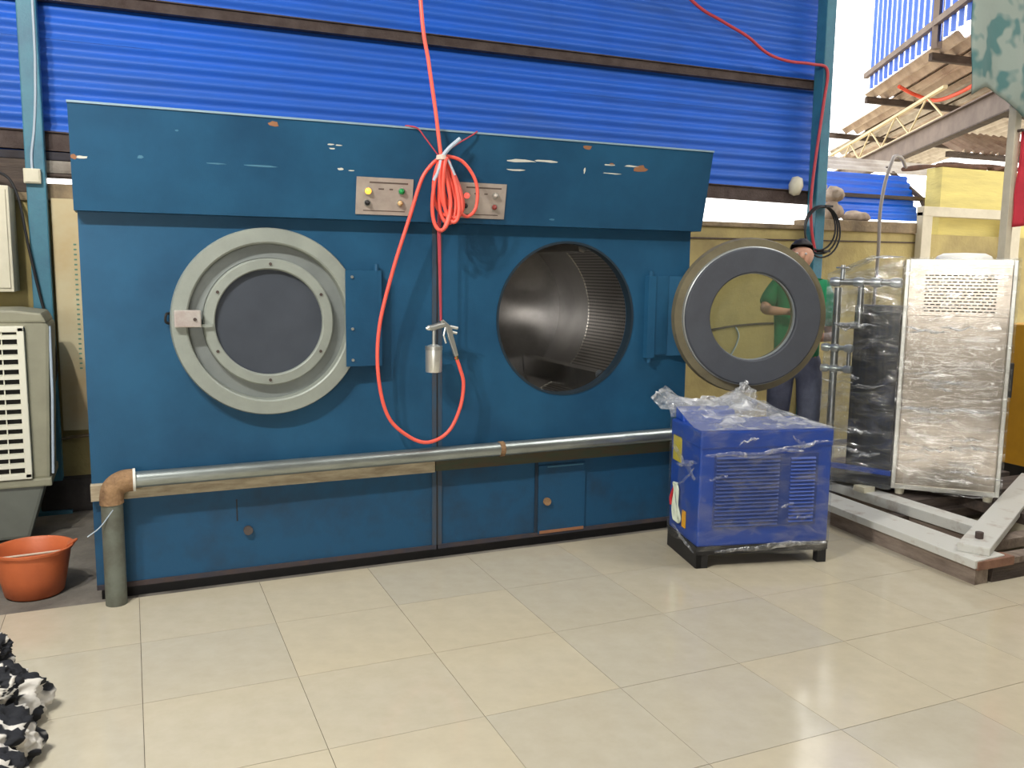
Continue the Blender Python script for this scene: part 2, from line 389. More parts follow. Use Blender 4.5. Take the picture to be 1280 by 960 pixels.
# blue corrugated cladding: ribs run level; sheets are laid in courses
def corr_h(x0, x1, z0, z1, y, amp=0.015, pitch=0.1, skew=0.0):
    n = int((z1-z0)/pitch*8); mb = MB(); vs = []
    for i in range(n+1):
        z = z0+(z1-z0)*i/n; yy = y-amp*math.cos(2*PI*(z-z0)/pitch)
        vs += [(x0, yy, z), (x1, yy, z-skew)]
    return mb.add(vs, [(2*i, 2*i+1, 2*i+3, 2*i+2) for i in range(n)])
clad = bpy.data.objects.new('wall_cladding', None); C.objects.link(clad)
tag(clad, 'blue corrugated sheet cladding above the yellow wall', kind='structure')
zc = [2.40, 3.2, 4.0, 4.8, 5.4]
xs = [-6.0, -2.8, 0.3, 3.4, 6.38]
for r in range(4):
    for c in range(4):
        sk = 0.0
        corr_h(xs[c]-(0.05 if c else 0), xs[c+1], zc[r]-(0.0 if r else 0), zc[r+1]+0.03, 2.736+0.004*((r+c) % 2)).build('corrugated_sheet', bluesheet, clad, smooth=60)
def purlin(name, p, q, wd, ht, label, m=rustiron):
    o = thing(name, label, 'purlin', (p[0], p[1], p[2]-ht/2))
    MB().bar(p, q, wd, ht).build('web', m, o); 
    MB().bar((p[0], p[1]-wd*0.4, p[2]+ht*0.5), (q[0], q[1]-wd*0.4, q[2]+ht*0.5), wd*0.9, 0.008).build('flange', m, o)
    MB().bar((p[0], p[1]-wd*0.4, p[2]-ht*0.5), (q[0], q[1]-wd*0.4, q[2]-ht*0.5), wd*0.9, 0.008).build('flange', m, o)
    return o
purlin('purlin', (-5.9, 2.692, 3.455), (6.3, 2.692, 3.49), 0.06, 0.075, 'long rusty brown purlin crossing the blue sheets high above the dryer')
purlin('purlin', (-5.9, 2.69, 2.60), (6.3, 2.69, 2.425), 0.06, 0.12, 'rusty brown purlin along the bottom edge of the blue sheets')
# timber packing and stones on the wall head at the left
def packing(name, a, b, m, label, cat, group=None):
    return tag(MB().box(a, b).build(name, m, bevel=0.012), label, cat, group)
packing('timber_plank', (-1.6, 2.642, 2.395), (-0.2, 2.718, 2.45), mat('dark_board', (66, 66, 76), 0.9, 0, (50, 44, 44), 6, 0.8), 'dark thin plank under the purlin above the pale rough stone', 'plank')
packing('timber_batten', (-0.49, 2.642, 2.285), (-0.14, 2.78, 2.308), darkwood, 'thin dark batten under the pale rough stone', 'plank')
tag(MB().box((-0.49, 2.643, 2.306), (-0.2, 2.78, 2.397)).build('rough_stone', mat('pale_stone', (158, 152, 142), 0.9, 0, (120, 110, 100), 6, 0.9, 0.5, 20), bevel=0.025), 'pale rough stone wedged above the bright slit in the wall', 'stone')
packing('timber_board', (-1.6, 2.642, 2.174), (-0.5, 2.8, 2.395), darkwood, 'dark timber board left of the column on the wall head', 'plank')

# columns
def column(x, label):
    o = thing('steel_column', label, 'column', (x, 2.58, -0.012))
    MB().box((x-0.058, 2.515, -0.012), (x+0.058, 2.642, 5.45)).build('shaft', teal_col, o, bevel=0.008)
    MB().box((x-0.11, 2.47, -0.012), (x+0.11, 2.655, 0.012)).build('base_plate', teal_col, o)
    return o
column(-0.515, 'teal painted steel column behind the grey air cooler')
column(6.16, 'teal painted steel column with a red hose and black cable coil')

# other sides of the shed (out of view): left wall, ceiling, walls added for the light
tag(MB().box((-6.2, -9, -0.2), (-6, 2.9, 5.5)).build('wall_left', wallgrey), 'dingy plaster side wall of the shed', kind='structure')
tag(MB().box((7.4, -9, -0.2), (7.6, 0.55, 5.5)).build('wall_right_light_block', wallgrey), 'unseen plaster wall added to block light from the right', kind='structure')  # added out of view to block light from the open right side
tag(MB().box((-6.2, -9.2, -0.2), (-4.5, -9, 5.5)).box((-1.3, -9.2, -0.2), (7.6, -9, 5.5)).box((-4.5, -9.2, 2.95), (-1.3, -9, 5.5)).box((-4.5, -9.2, -0.2), (-1.3, -9, 1.25)).build('wall_front', wallgrey), 'unseen plaster wall with a window opening added for the cabinet reflection', kind='structure')  # unseen wall; its window is shaped to brighten the cabinet's reflection
cb = MB().box((-6.2, -9, 5.45), (4.7, 2.95, 5.55)).box((6.5, -9, 5.45), (7.2, 2.95, 5.55)).box((4.7, 0.1, 5.45), (6.5, 2.95, 5.55)).box((4.7, -9, 5.45), (6.5, -3.3, 5.55)).build('ceiling', ceilm)
tag(cb, 'grey sheet ceiling of the shed with an open roof light', kind='structure')
tag(MB().box((-80, -80, -0.6), (80, 80, -0.5)).build('ground', groundm), 'pale bare ground outside the shed', kind='structure')

# ------------------------------------------------------------------ the double tumble dryer
YF = 0.64
dry = thing('tumble_dryer', 'teal double tumble dryer with two round drum doors and a sloping hood', 'dryer', (1.58, 1.3, 0))
def holed_panel(x0, x1, z0, z1, cx, cz, r, y):
    angs = sorted(set([2*PI*k/72 for k in range(72)]+[math.atan2(zz-cz, xx-cx) % (2*PI) for xx in (x0, x1) for zz in (z0, z1)]))
    inner = []; outer = []
    for a in angs:
        ca, sa = math.cos(a), math.sin(a)
        t = min([((x1 if ca > 0 else x0)-cx)/ca if abs(ca) > 1e-9 else 1e9, ((z1 if sa > 0 else z0)-cz)/sa if abs(sa) > 1e-9 else 1e9])
        inner.append((cx+r*ca, y, cz+r*sa)); outer.append((cx+t*ca, y, cz+t*sa))
    n = len(angs); mb = MB()
    vs = inner+outer+[(p[0], y+0.07, p[2]) for p in inner]+[(p[0], y+0.03, p[2]) for p in outer]
    fs = []
    for i in range(n):
        j = (i+1) % n
        fs += [(i, j, n+j, n+i), (i, 2*n+i, 2*n+j, j), (n+i, n+j, 3*n+j, 3*n+i)]
    return mb.add(vs, fs)
XL, XM, XR = -0.195, 1.63, 3.352
D1 = (0.69, 1.41); D2 = (2.469, 1.404); HR = 0.46
pl = holed_panel(XL, XM-0.004, 0.60, 1.98, D1[0], D1[1], HR, YF).build('front_panel', teal, dry)
pr = holed_panel(XM+0.004, XR, 0.60, 1.98, D2[0], D2[1], HR, YF).build('front_panel', teal, dry)
MB().box((XL, YF+0.004, 0.05), (XM-0.004, YF+0.04, 0.60)).build('lower_panel', teal_low, dry)
MB().box((XM+0.004, YF+0.004, 0.05), (XR, YF+0.04, 0.60)).build('lower_panel', teal_low, dry)
MB().box((XM-0.03, YF-0.004, 0.05), (XM+0.03, YF+0.006, 1.97)).build('joint_strip', mat('joint_strip_worn', (44, 74, 98), 0.55, 0, (72, 66, 66), 8, 0.8, stretch=(4, 1, 0.8)), dry)
MB().box((XM-0.004, YF-0.006, 0.05), (XM+0.004, YF+0.0, 1.97)).build('joint_seam', blackiron, dry)
MB().box((XL, YF+0.035, 0.05), (XL+0.03, 2.1, 2.3)).build('side_panel', teal, dry)
MB().box((XR-0.03, YF+0.035, 0.05), (XR, 2.1, 2.3)).build('side_panel', teal, dry)
MB().box((XL+0.03, 2.07, 0.05), (XR-0.03, 2.1, 2.3)).build('back_panel', teal, dry)
MB().box((XL+0.03, 0.75, 2.28), (XR-0.03, 2.1, 2.31)).build('top_panel', teal, dry)
MB().box((XL+0.02, YF+0.03, -0.012), (XR-0.02, 2.08, 0.05)).build('plinth', blackiron, dry)
MB().box((XL, YF-0.006, 0.05), (XR, YF+0.01, 0.075)).build('rusty_hem', rust.copy() if False else mat('rusty_hem', (70, 58, 56), 0.85, 0, (40, 50, 66), 6, 0.9), dry)
# hood
HB, HT, HYB, HYT = 1.955, 2.44, 0.575, 0.475
def hoodp(x, z, off=0.0):
    return (x, HYB+(HYT-HYB)*(z-HB)/(HT-HB)-off, z)
hood = MB().prism([(-0.207, HYB, HB), (-0.207, HYT, HT), (-0.207, 0.80, HT+0.01), (-0.207, 0.80, HB)], (3.592, 0, 0)).build('hood', teal, dry)
MB().box((-0.21, HYT-0.004, HT-0.004), (3.388, HYT+0.03, HT+0.006)).build('hood_edge', mat('edge_highlight', (128, 152, 166), 0.5), hood)  # paler strip paints the highlight along the hood's top edge
# paint chips on the hood
def chip(x0, z0, x1, z1, m, jag=0.3):
    n = 10; poly = []
    for k in range(n):
        a = 2*PI*k/n; rr = 1+random.uniform(-jag, jag)
        x = (x0+x1)/2+(x1-x0)/2*math.cos(a)*rr; z = (z0+z1)/2+(z1-z0)/2*math.sin(a)*rr
        poly.append(hoodp(x, z, 0.0008))
    MB().prism(poly, (0, 0.002, 0)).build('paint_chip', m, hood)
for a in ((0.985, 2.325, 1.02, 2.334), (1.03, 2.325, 1.062, 2.331), (0.995, 2.306, 1.03, 2.314), (1.04, 2.205, 1.075, 2.217), (1.10, 2.203, 1.13, 2.209),
          (2.0, 2.303, 2.16, 2.318), (2.18, 2.312, 2.32, 2.326), (2.0, 2.256, 2.12, 2.264), (2.49, 2.262, 2.503, 2.30), (2.63, 2.316, 2.70, 2.326), (2.63, 2.27, 2.74, 2.277),
          (2.76, 2.318, 2.86, 2.328)):
    chip(*a, whitechip)
for a in ((2.83, 2.29, 2.92, 2.33), (2.655, 2.32, 2.69, 2.335), (0.69, 2.395, 0.74, 2.425), (2.47, 2.40, 2.53, 2.42)): chip(*a, rustchip)
pale_m = mat('faded_scrape', (70, 120, 146), 0.6)
for a in ((0.38, 2.199, 0.48, 2.206), (0.56, 2.198, 0.76, 2.207), (0.08, 2.205, 0.11, 2.22), (0.25, 2.34, 0.27, 2.35), (2.3, 1.99, 2.34, 2.0)): chip(*a, pale_m)
chip(-0.185, 2.192, -0.135, 2.204, whitechip); chip(-0.205, 2.188, -0.18, 2.21, rustchip)
# control panels
def control(x0, x1, z0, z1, lamps):
    o = MB().prism([hoodp(x0, z0, 0.006), hoodp(x1, z0, 0.006), hoodp(x1, z1, 0.006), hoodp(x0, z1, 0.006)], (0, 0.008, 0)).build('control_panel', paneltin, dry)
    def strip(a, b, zz, h):
        MB().prism([hoodp(a, zz, 0.0068), hoodp(b, zz, 0.0068), hoodp(b, zz+h, 0.0068), hoodp(a, zz+h, 0.0068)], (0, 0.001, 0)).build('panel_print', print_dark, o)
    strip(x0+0.07, x1-0.03, z1-0.03, 0.008); strip(x0+0.12, x0+0.15, z1-0.062, 0.007); strip(x0+0.18, x0+0.2, z1-0.062, 0.007); strip(x0+0.04, x1-0.04, z0+0.018, 0.005)
    n = Vector((0, -1, -0.2)).normalized()
    for nm, x, z, r, col, em in lamps:
        p = Vector(hoodp(x, z, 0.006))
        MB().cyl(p, p+n*0.008, r*1.25, 16).build('bezel', alu_d, o)
        m = mat('lamp_%d_%d_%d' % col, col, 0.3, emit=em)
        MB().lathe([(0.0001, 0.024), (r*0.6, 0.021), (r, 0.012), (r, 0.0)], p, n, 16, closed=False).build(nm, m, o, smooth=40)
control(1.145, 1.457, 1.985, 2.178, [('indicator_lamp', 1.207, 2.107, 0.017, (255, 168, 60), 2.2), ('push_button', 1.392, 2.112, 0.016, (20, 140, 70), 0),
    ('selector_knob', 1.205, 2.046, 0.014, (22, 22, 24), 0), ('push_button', 1.387, 2.05, 0.015, (206, 170, 120), 0)])
control(1.695, 2.008, 1.985, 2.178, [('indicator_lamp', 1.768, 2.108, 0.015, (255, 70, 60), 2.5), ('selector_knob', 1.764, 2.052, 0.014, (22, 22, 24), 0),
    ('push_button', 1.943, 2.113, 0.014, (176, 168, 158), 0), ('push_button', 1.94, 2.05, 0.015, (150, 66, 60), 0)])
# ledge along the front
MB().box((-0.20, 0.60, 0.525), (1.605, 0.645, 0.60)).build('ledge', ledge_beige, dry)
MB().box((-0.20, 0.598, 0.60), (1.605, 0.645, 0.607)).build('ledge', ledge_beige, dry)
MB().box((1.61, 0.60, 0.53), (3.34, 0.645, 0.615)).build('ledge', ledge_green, dry)
# access hatch and knobs
hz = MB().box((2.29, YF-0.008, 0.065), (2.618, YF+0.01, 0.50)).build('access_hatch', teal_low, dry, bevel=0.003)
MB().box((2.35, YF-0.011, 0.485), (2.60, YF-0.006, 0.492)).build('hatch_edge', pale_m, hz)
MB().box((2.30, YF-0.011, 0.066), (2.61, YF-0.006, 0.084)).build('hatch_rust', rustchip, hz)
MB().box((2.268, YF-0.004, 0.065), (2.288, YF+0.01, 0.52)).build('hatch_gap', mat('hatch_gap', (24, 44, 62), 0.8), hz)
MB().cyl((2.345, YF-0.01, 0.272), (2.345, YF-0.03, 0.272), 0.024, 14).build('latch', rust, hz)
MB().cyl((0.554, YF+0.006, 0.285), (0.554, YF-0.02, 0.285), 0.024, 14).build('knob', mat('dull_brass', (86, 78, 76), 0.6, 0.3), dry)
MB().box((0.497, YF+0.001, 0.34), (0.503, YF+0.006, 0.46)).build('panel_seam', blackiron, dry)
# drums
def drum(c):
    R = 0.56
    d = MB().lathe([(HR, 0.06), (R, 0.06), (R, 0.75), (R+0.02, 0.75), (R+0.02, 0.05), (HR, 0.05)], (c[0], YF, c[1]), (0, 1, 0), 72)
    # object origin on the drum axis so the hole rows follow it
    o = MB(); me = bpy.data.meshes.new('drum'); ob = bpy.data.objects.new('drum', me); C.objects.link(ob)
    org = Vector((c[0], YF, c[1])); me.from_pydata([tuple(p-org) for p in d.v], [], d.f); me.materials.append(perf)
    for p in me.polygons: p.use_smooth = True
    me.set_sharp_from_angle(angle=math.radians(40))
    ob.parent = dry; ob.location = org-dry.matrix_basis.translation
    def sub(mb, nm, m, sm=40):
        s = mb; meh = bpy.data.meshes.new(nm); q = bpy.data.objects.new(nm, meh); C.objects.link(q)
        meh.from_pydata([tuple(p-org) for p in s.v], [], s.f); meh.materials.append(m)
        for p in meh.polygons: p.use_smooth = True
        meh.set_sharp_from_angle(angle=math.radians(sm)); q.parent = ob
    sub(MB().lathe([(R-0.004, 0.75), (R-0.004, 1.22), (R+0.02, 1.22), (R+0.02, 0.75)], org, (0, 1, 0), 72), 'drum_liner', drum_m)
    sub(MB().cyl((c[0], YF+1.21, c[1]), (c[0], YF+1.24, c[1]), R, 64), 'drum_back', drum_back)
    sub(MB().lathe([(HR-0.004, -0.004), (HR+0.010, -0.004), (HR+0.010, 0.0), (HR, 0.06), (HR-0.004, 0.06)], org, (0, 1, 0), 72), 'opening_rim', mat('dark_rim', (30, 46, 58), 0.5))
    for a0 in (-52, 72, 192):
        a = math.radians(a0); rad = Vector((math.cos(a), 0, math.sin(a))); tan = Vector((-math.sin(a), 0, math.cos(a)))
        b0 = org+rad*R+Vector((0, 0.08, 0))
        sub(MB().prism([b0-tan*0.10, b0+tan*0.10, b0-rad*0.13+tan*0.015, b0-rad*0.13-tan*0.015], (0, 1.12, 0)), 'lifter', drum_m, 30)
    return ob
drum(D1); drum(D2)
# closed door
c1 = (D1[0], YF, D1[1]); ax = (0, -1, 0)
door1 = MB().lathe([(0.49, 0.0), (0.49, 0.055), (0.484, 0.068), (0.418, 0.070), (0.41, 0.064), (0.405, 0.012), (0.335, 0.016), (0.335, 0.0)], c1, ax, 96).build('door', greyenamel, dry, smooth=35)
MB().lathe([(0.404, 0.0135), (0.336, 0.0175), (0.336, 0.014), (0.404, 0.010)], c1, ax, 96).build('recess', greydark, door1, smooth=40)
MB().lathe([(0.333, 0.01), (0.333, 0.052), (0.326, 0.06), (0.282, 0.062), (0.276, 0.056), (0.274, 0.02)], c1, ax, 96).build('glass_ring', greyenamel, door1, smooth=35)
MB().cyl((D1[0], YF-0.034, D1[1]), (D1[0], YF-0.028, D1[1]), 0.276, 64).build('glass', glass_dark, door1)
for k in range(6):
    a = 2*PI*k/6+0.5
    p = Vector((D1[0]+0.304*math.cos(a), YF-0.061, D1[1]+0.304*math.sin(a)))
    MB().cyl(p, p+Vector((0, -0.006, 0)), 0.008, 10).build('bolt', rustiron, door1)
lp = MB().box((0.218, YF-0.105, 1.392), (0.345, YF-0.06, 1.478)).build('latch_plate', mat('worn_latch_plate', (196, 192, 186), 0.35, 0.4, (170, 150, 146), 20, 0.8), door1, bevel=0.006)
MB().cyl((0.315, YF-0.106, 1.432), (0.315, YF-0.112, 1.432), 0.009, 10).build('bolt', rustiron, lp)
MB().box((0.335, YF-0.08, 1.39), (0.40, YF-0.03, 1.405)).build('latch_arm', greyenamel, lp)
MB().tube(cr([(0.205, YF, 1.46), (0.185, YF-0.03, 1.455), (0.18, YF-0.035, 1.42), (0.2, YF-0.02, 1.41), (0.205, YF, 1.43)]), 0.007, 6).build('latch_hook', blackiron, dry)
hp = MB().prism([(1.085, YF-0.084, 1.165), (1.262, YF-0.078, 1.165), (1.262, YF-0.078, 1.685), (1.085, YF-0.084, 1.685)], (0, 0.010, 0)).build('hinge_plate', teal, door1)
MB().cyl((1.268, YF-0.03, 1.12), (1.268, YF-0.03, 1.72), 0.013, 10).build('hinge_pin', teal, hp)
MB().box((1.255, YF-0.076, 1.165), (1.285, YF, 1.685)).build('hinge_leaf', teal, hp)
for zz in (1.2, 1.37, 1.65): MB().cyl((1.12, YF-0.08, zz), (1.12, YF-0.089, zz), 0.008, 10).build('bolt', alu_d, hp)
# open door, swung out past the right-hand end
nrm = Vector((-0.36, -0.933, 0)).normalized(); tang = Vector((nrm.y, -nrm.x, 0)); tang = -tang if tang.x < 0 else tang
c2 = Vector((3.655, 0.385, 1.42))
door2 = MB().lathe([(0.49, 0.0), (0.50, -0.05), (0.48, -0.065), (0.30, -0.065), (0.282, -0.06), (0.282, 0.0)], c2, nrm, 96).build('door', flange_b, dry, smooth=35)
MB().lathe([(0.437, 0.0), (0.435, 0.055), (0.427, 0.062), (0.285, 0.066), (0.278, 0.06), (0.278, 0.0)], c2, nrm, 96).build('gasket', gasket, door2, smooth=35)
MB().lathe([(0.444, 0.0), (0.442, 0.036), (0.436, 0.04), (0.436, 0.0)], c2, nrm, 96).build('gasket_band', mat('band_steel', (160, 164, 164), 0.4, 0.4), door2, smooth=35)
MB().cyl(c2-nrm*0.004, c2+nrm*0.004, 0.281, 64).build('glass', glass_clear, door2)
MB().lathe([(0.281, 0.005), (0.281, 0.03), (0.272, 0.03), (0.272, 0.005)], c2, nrm, 96).build('glass_bead', mat('bead_grey', (150, 156, 160), 0.4, 0.3), door2, smooth=35)
pa = c2-tang*0.60-nrm*0.045; pb = c2-tang*0.36-nrm*0.058
h2 = MB().prism([pa+Vector((0, 0, -0.26)), pb+Vector((0, 0, -0.26)), pb+Vector((0, 0, 0.25)), pa+Vector((0, 0, 0.25))], nrm*-0.01).build('hinge_plate', teal, door2)
MB().cyl((3.045, YF-0.03, 1.12), (3.045, YF-0.03, 1.70), 0.014, 10).build('hinge_pin', teal, h2)
MB().box((3.02, YF-0.045, 1.15), (3.075, YF+0.002, 1.67)).build('hinge_leaf', teal, h2)
MB().bar((3.05, YF-0.035, 1.42), pa+(pb-pa)*0.3, 0.012, 0.50).build('hinge_leaf', teal, h2)

# pipe run in front of the dryer
pp = thing('steam_pipe', 'galvanised pipe run with a rusty elbow along the front of the dryer', 'pipe', (-0.09, 0.55, 0))
MB().cyl((-0.02, 0.549, 0.632), (2.0, 0.549, 0.645), 0.041, 28).build('pipe_length', galv, pp, smooth=40)
MB().cyl((2.0, 0.549, 0.645), (3.34, 0.549, 0.655), 0.041, 28).build('pipe_length', galv, pp, smooth=40)
MB().cyl((1.985, 0.549, 0.645), (2.015, 0.549, 0.645), 0.045, 28).build('weld', rust, pp, smooth=40)
MB().tube(cr([(0.0, 0.549, 0.632), (-0.05, 0.549, 0.628), (-0.092, 0.549, 0.60), (-0.105, 0.549, 0.55), (-0.105, 0.549, 0.52)], 6), 0.056, 24).build('elbow', rust, pp, smooth=40)
MB().cyl((-0.004, 0.549, 0.632), (0.008, 0.549, 0.632), 0.058, 24).build('collar', mat('ptfe_white', (220, 220, 212), 0.6), pp, smooth=40)
MB().cyl((-0.105, 0.549, 0.53), (-0.105, 0.549, -0.001), 0.051, 28).build('down_pipe', pipe_grey, pp, smooth=40)
MB().tube(cr([(-0.1, 0.50, 0.50), (-0.16, 0.5, 0.42), (-0.22, 0.52, 0.37)]), 0.003, 6).build('wire', tie_m, pp)

# ------------------------------------------------------------------ air hose, ties, spray gun
yk = 0.43
air = thing('air_hose', 'coral red air hose coiled and tied at the dryer hood', 'hose', (1.578, yk, 2.3))
HRD = 0.0105
MB().tube(cr([(1.40, yk+0.1, 5.45), (1.42, yk+0.05, 4.2), (1.468, yk, 3.089), (1.513, yk, 2.772), (1.551, yk, 2.529), (1.578, yk-0.01, 2.301), (1.60, yk-0.02, 2.2), (1.63, yk-0.02, 2.05), (1.60, yk-0.02, 1.93), (1.573, yk-0.02, 1.90)], 10), HRD, 10).build('supply_line', hose_m, air, smooth=60)
def loop(w0, h, tilt, dx, dy, n=40):
    pts = []
    for k in range(n):
        a = 2*PI*k/n; x = w0*math.sin(a)*(0.6+0.4*math.sin(a/2)); z = -h/2+h/2*math.cos(a)
        pts.append((1.585+dx+x+tilt*z, yk+dy+0.014*math.sin(a*2), 2.285+z))
    return pts
for a in ((0.055, 0.38, 0.02, 0.0, -0.01), (0.05, 0.34, -0.06, 0.02, 0.004), (0.06, 0.31, -0.22, 0.005, -0.015), (0.052, 0.29, -0.26, 0.02, 0.006), (0.075, 0.30, -0.1, 0.01, 0.014), (0.045, 0.335, -0.12, 0.02, -0.024)):
    MB().tube(loop(*a), HRD, 10, closed=True).build('coil_turn', hose_m, air, smooth=60)
MB().tube(cr([(1.575, yk, 2.29), (1.62, yk, 2.30), (1.70, yk, 2.28), (1.765, yk, 2.21), (1.792, yk, 2.13), (1.782, yk, 2.03), (1.735, yk, 1.985), (1.69, yk, 2.01), (1.665, yk, 2.06), (1.64, yk, 2.16), (1.60, yk, 2.28)], 8), HRD*0.9, 10).build('coil_turn', hose_m, air, smooth=60)
gx = 1.595; yg = 0.50
MB().tube(cr([(1.58, yk, 2.295), (1.53, 0.44, 2.25), (1.478, 0.45, 2.17), (1.42, 0.47, 1.98), (1.326, 0.49, 1.679), (1.253, yg, 1.377), (1.246, yg, 1.115), (1.298, yg, 0.89), (1.413, yg, 0.77), (1.53, yg, 0.726), (1.649, yg, 0.778), (1.721, yg, 0.912), (1.742, yg, 1.05), (1.72, yg, 1.14), (1.696, yg, 1.205)], 10), HRD, 10).build('gun_line', hose_m, air, smooth=60)
MB().lathe([(0.001, 0.02), (0.026, 0.012), (0.03, -0.01), (0.001, -0.02)], (1.578, yk-0.015, 2.288), (0, 0, 1), 12, closed=False).build('knot', mat('pale_twine', (214, 190, 176), 0.8), air, smooth=60)
MB().tube(cr([(1.578, yk-0.02, 2.29), (1.62, yk-0.02, 2.34), (1.685, yk-0.01, 2.395)]), 0.011, 8).build('tie_strip', tie_m, air)
MB().tube(cr([(1.575, yk-0.025, 2.285), (1.56, yk-0.03, 2.23), (1.535, yk-0.02, 2.165)]), 0.010, 8).build('tie_strip', tie_m, air)
MB().tube(cr([(1.59, yk-0.025, 2.30), (1.62, yk-0.03, 2.26), (1.65, yk-0.03, 2.2)]), 0.006, 8).build('tie_strip', tie_m, air)
MB().tube(cr([(1.575, yk, 2.29), (1.50, 0.45, 2.39), (1.46, 0.455, 2.437), (1.42, 0.472, 2.449), (1.40, 0.485, 2.451)]), 0.004, 6).build('tie_string', string_m, air)
MB().tube(cr([(1.58, yk, 2.30), (1.68, 0.45, 2.37), (1.77, 0.455, 2.425), (1.805, 0.472, 2.449)]), 0.004, 6).build('tie_string', string_m, air)
gun = thing('spray_gun', 'silver spray gun with aluminium cup hanging from a red string', 'spray gun', (1.564, yg, 1.12))
MB().tube([(1.585, yk+0.012, 2.295), (1.597, 0.474, 2.20), (1.594, 0.486, 1.9), (1.606, yg, 1.41)], 0.006, 6).tube([(1.577, yk+0.012, 2.295), (1.586, 0.474, 2.20), (1.584, 0.486, 1.9), (1.604, yg, 1.41)], 0.005, 6).build('hanging_string', string_m, gun)
MB().lathe([(0.001, 0.0), (0.044, 0.0), (0.047, 0.006), (0.047, 0.125), (0.044, 0.14), (0.032, 0.15), (0.018, 0.155), (0.001, 0.155)], (1.564, yg, 1.125), (0, 0, 1), 32, closed=False).build('cup', alu, gun, smooth=35)
MB().lathe([(0.049, 0.0), (0.049, 0.02), (0.046, 0.02), (0.046, 0.0)], (1.564, yg, 1.25), (0, 0, 1), 32).build('cup_lid', alu_d, gun, smooth=35)
MB().cyl((1.564, yg, 1.275), (1.564, yg, 1.36), 0.010, 14).build('fluid_tube', alu_d, gun, smooth=40)
MB().tube([(1.535, yg, 1.372), (1.56, yg, 1.374), (1.60, yg, 1.385), (1.625, yg, 1.39)], [0.016, 0.018, 0.018, 0.015], 16).build('barrel', alu_d, gun, smooth=40)
MB().tube([(1.518, yg, 1.369), (1.535, yg, 1.372)], [0.007, 0.017], 14).build('nozzle', alu, gun, smooth=40)
MB().prism([(1.60, yg-0.012, 1.412), (1.618, yg-0.012, 1.418), (1.668, yg-0.012, 1.375), (1.676, yg-0.012, 1.33), (1.708, yg-0.012, 1.215), (1.686, yg-0.012, 1.208), (1.646, yg-0.012, 1.32), (1.632, yg-0.012, 1.372)], (0, 0.024, 0)).build('grip', alu_d, gun, bevel=0.004)
MB().tube([(1.632, yg, 1.375), (1.622, yg, 1.33), (1.636, yg, 1.285)], 0.006, 8).build('trigger', alu, gun)
MB().cyl((1.66, yg, 1.378), (1.705, yg, 1.368), 0.009, 12).build('adjuster', alu, gun, smooth=40)
MB().cyl((1.668, yg, 1.348), (1.70, yg, 1.34), 0.008, 12).build('adjuster', alu, gun, smooth=40)
MB().cyl((1.697, yg, 1.215), (1.70, yg, 1.19), 0.011, 12).build('inlet', mat('brass', (180, 150, 90), 0.35, 0.9), gun, smooth=40)

# ------------------------------------------------------------------ blue machine wrapped in film
rzb = math.radians(-13.0)
bb = thing('refrigerated_air_dryer', 'royal blue louvred machine wrapped in clear film standing on black feet', 'machine', (2.948, -0.113, 0), rzb)
W, D, H0, H1 = 0.815, 0.45, 0.125, 0.80
MB().box((0, 0, H0), (W, D, H1)).build('casing', boxblue, bb, bevel=0.012, local=True)
MB().box((-0.004, -0.006, H1-0.10), (W+0.004, D+0.002, H1+0.004)).build('lid', boxblue, bb, bevel=0.012, local=True)
MB().prism([(0.02, D-0.13, H1), (0.02, D-0.10, H1+0.07), (0.02, D, H1+0.08), (0.02, D, H1)], (0.34, 0, 0)).build('control_head', boxblue, bb, bevel=0.01, local=True)
for (a, b) in (((0, 0), (0.07, 0.05)), ((W-0.055, 0), (W, 0.05)), ((0, D-0.05), (0.07, D)), ((W-0.055, D-0.05), (W, D))):
    MB().box((a[0], a[1], 0.0), (b[0], b[1], H0-0.04)).build('foot', blackiron, bb, local=True)
MB().box((-0.004, -0.004, H0-0.045), (W+0.004, 0.03, H0+0.005)).build('base_rail', blackiron, bb, local=True)
MB().box((-0.006, 0.0, 0.002), (0.03, D, H0+0.005)).build('base_rail', blackiron, bb, local=True)
MB().box((W-0.03, 0.03, H0-0.045), (W, D, H0+0.005)).build('base_rail', blackiron, bb, local=True)
MB().box((0.03, D-0.03, H0-0.045), (W, D, H0+0.005)).build('base_rail', blackiron, bb, local=True)
# louvre field on the front
lv = MB().box((0.085, -0.004, 0.235), (0.73, 0.001, 0.665)).build('louvre_panel', boxblue_d, bb, local=True)
proto = MB().prism([(0.0, -0.004, 0.0), (0.0, -0.014, 0.002), (0.0, -0.004, 0.013)], (0.39, 0, 0)).build('louvre_slat', boxblue_d, lv, local=True)
proto.location = (0.095, 0, 0.245)
short = MB().prism([(0.0, -0.004, 0.0), (0.0, -0.014, 0.002), (0.0, -0.004, 0.013)], (0.155, 0, 0)).build('louvre_slat', boxblue, lv, local=True)
short.location = (0.555, 0, 0.255)
for k in range(1, 19):
    o = proto.copy(); C.objects.link(o); o.location = (0.095, 0, 0.245+k*0.022)
for k in range(1, 18):
    o = short.copy(); C.objects.link(o); o.location = (0.555, 0, 0.255+k*0.022)
MB().box((-0.004, 0.28, 0.56), (0.0, 0.41, 0.72)).build('warning_label', labely, bb, local=True)
cbm = MB()
for k in range(4):
    cbm.tube(cr([(-0.012-0.004*k, 0.30+0.012*k, 0.43), (-0.018, 0.33, 0.38), (-0.02, 0.29+0.02*k, 0.27), (-0.016, 0.27+0.02*k, 0.20), (-0.014, 0.23+0.02*k, 0.23), (-0.02, 0.27, 0.31), (-0.016, 0.31-0.01*k, 0.41)], 6, closed=True), 0.006, 6, closed=True)
cbm.build('cable_bundle', cablew, bb, local=True, smooth=60)
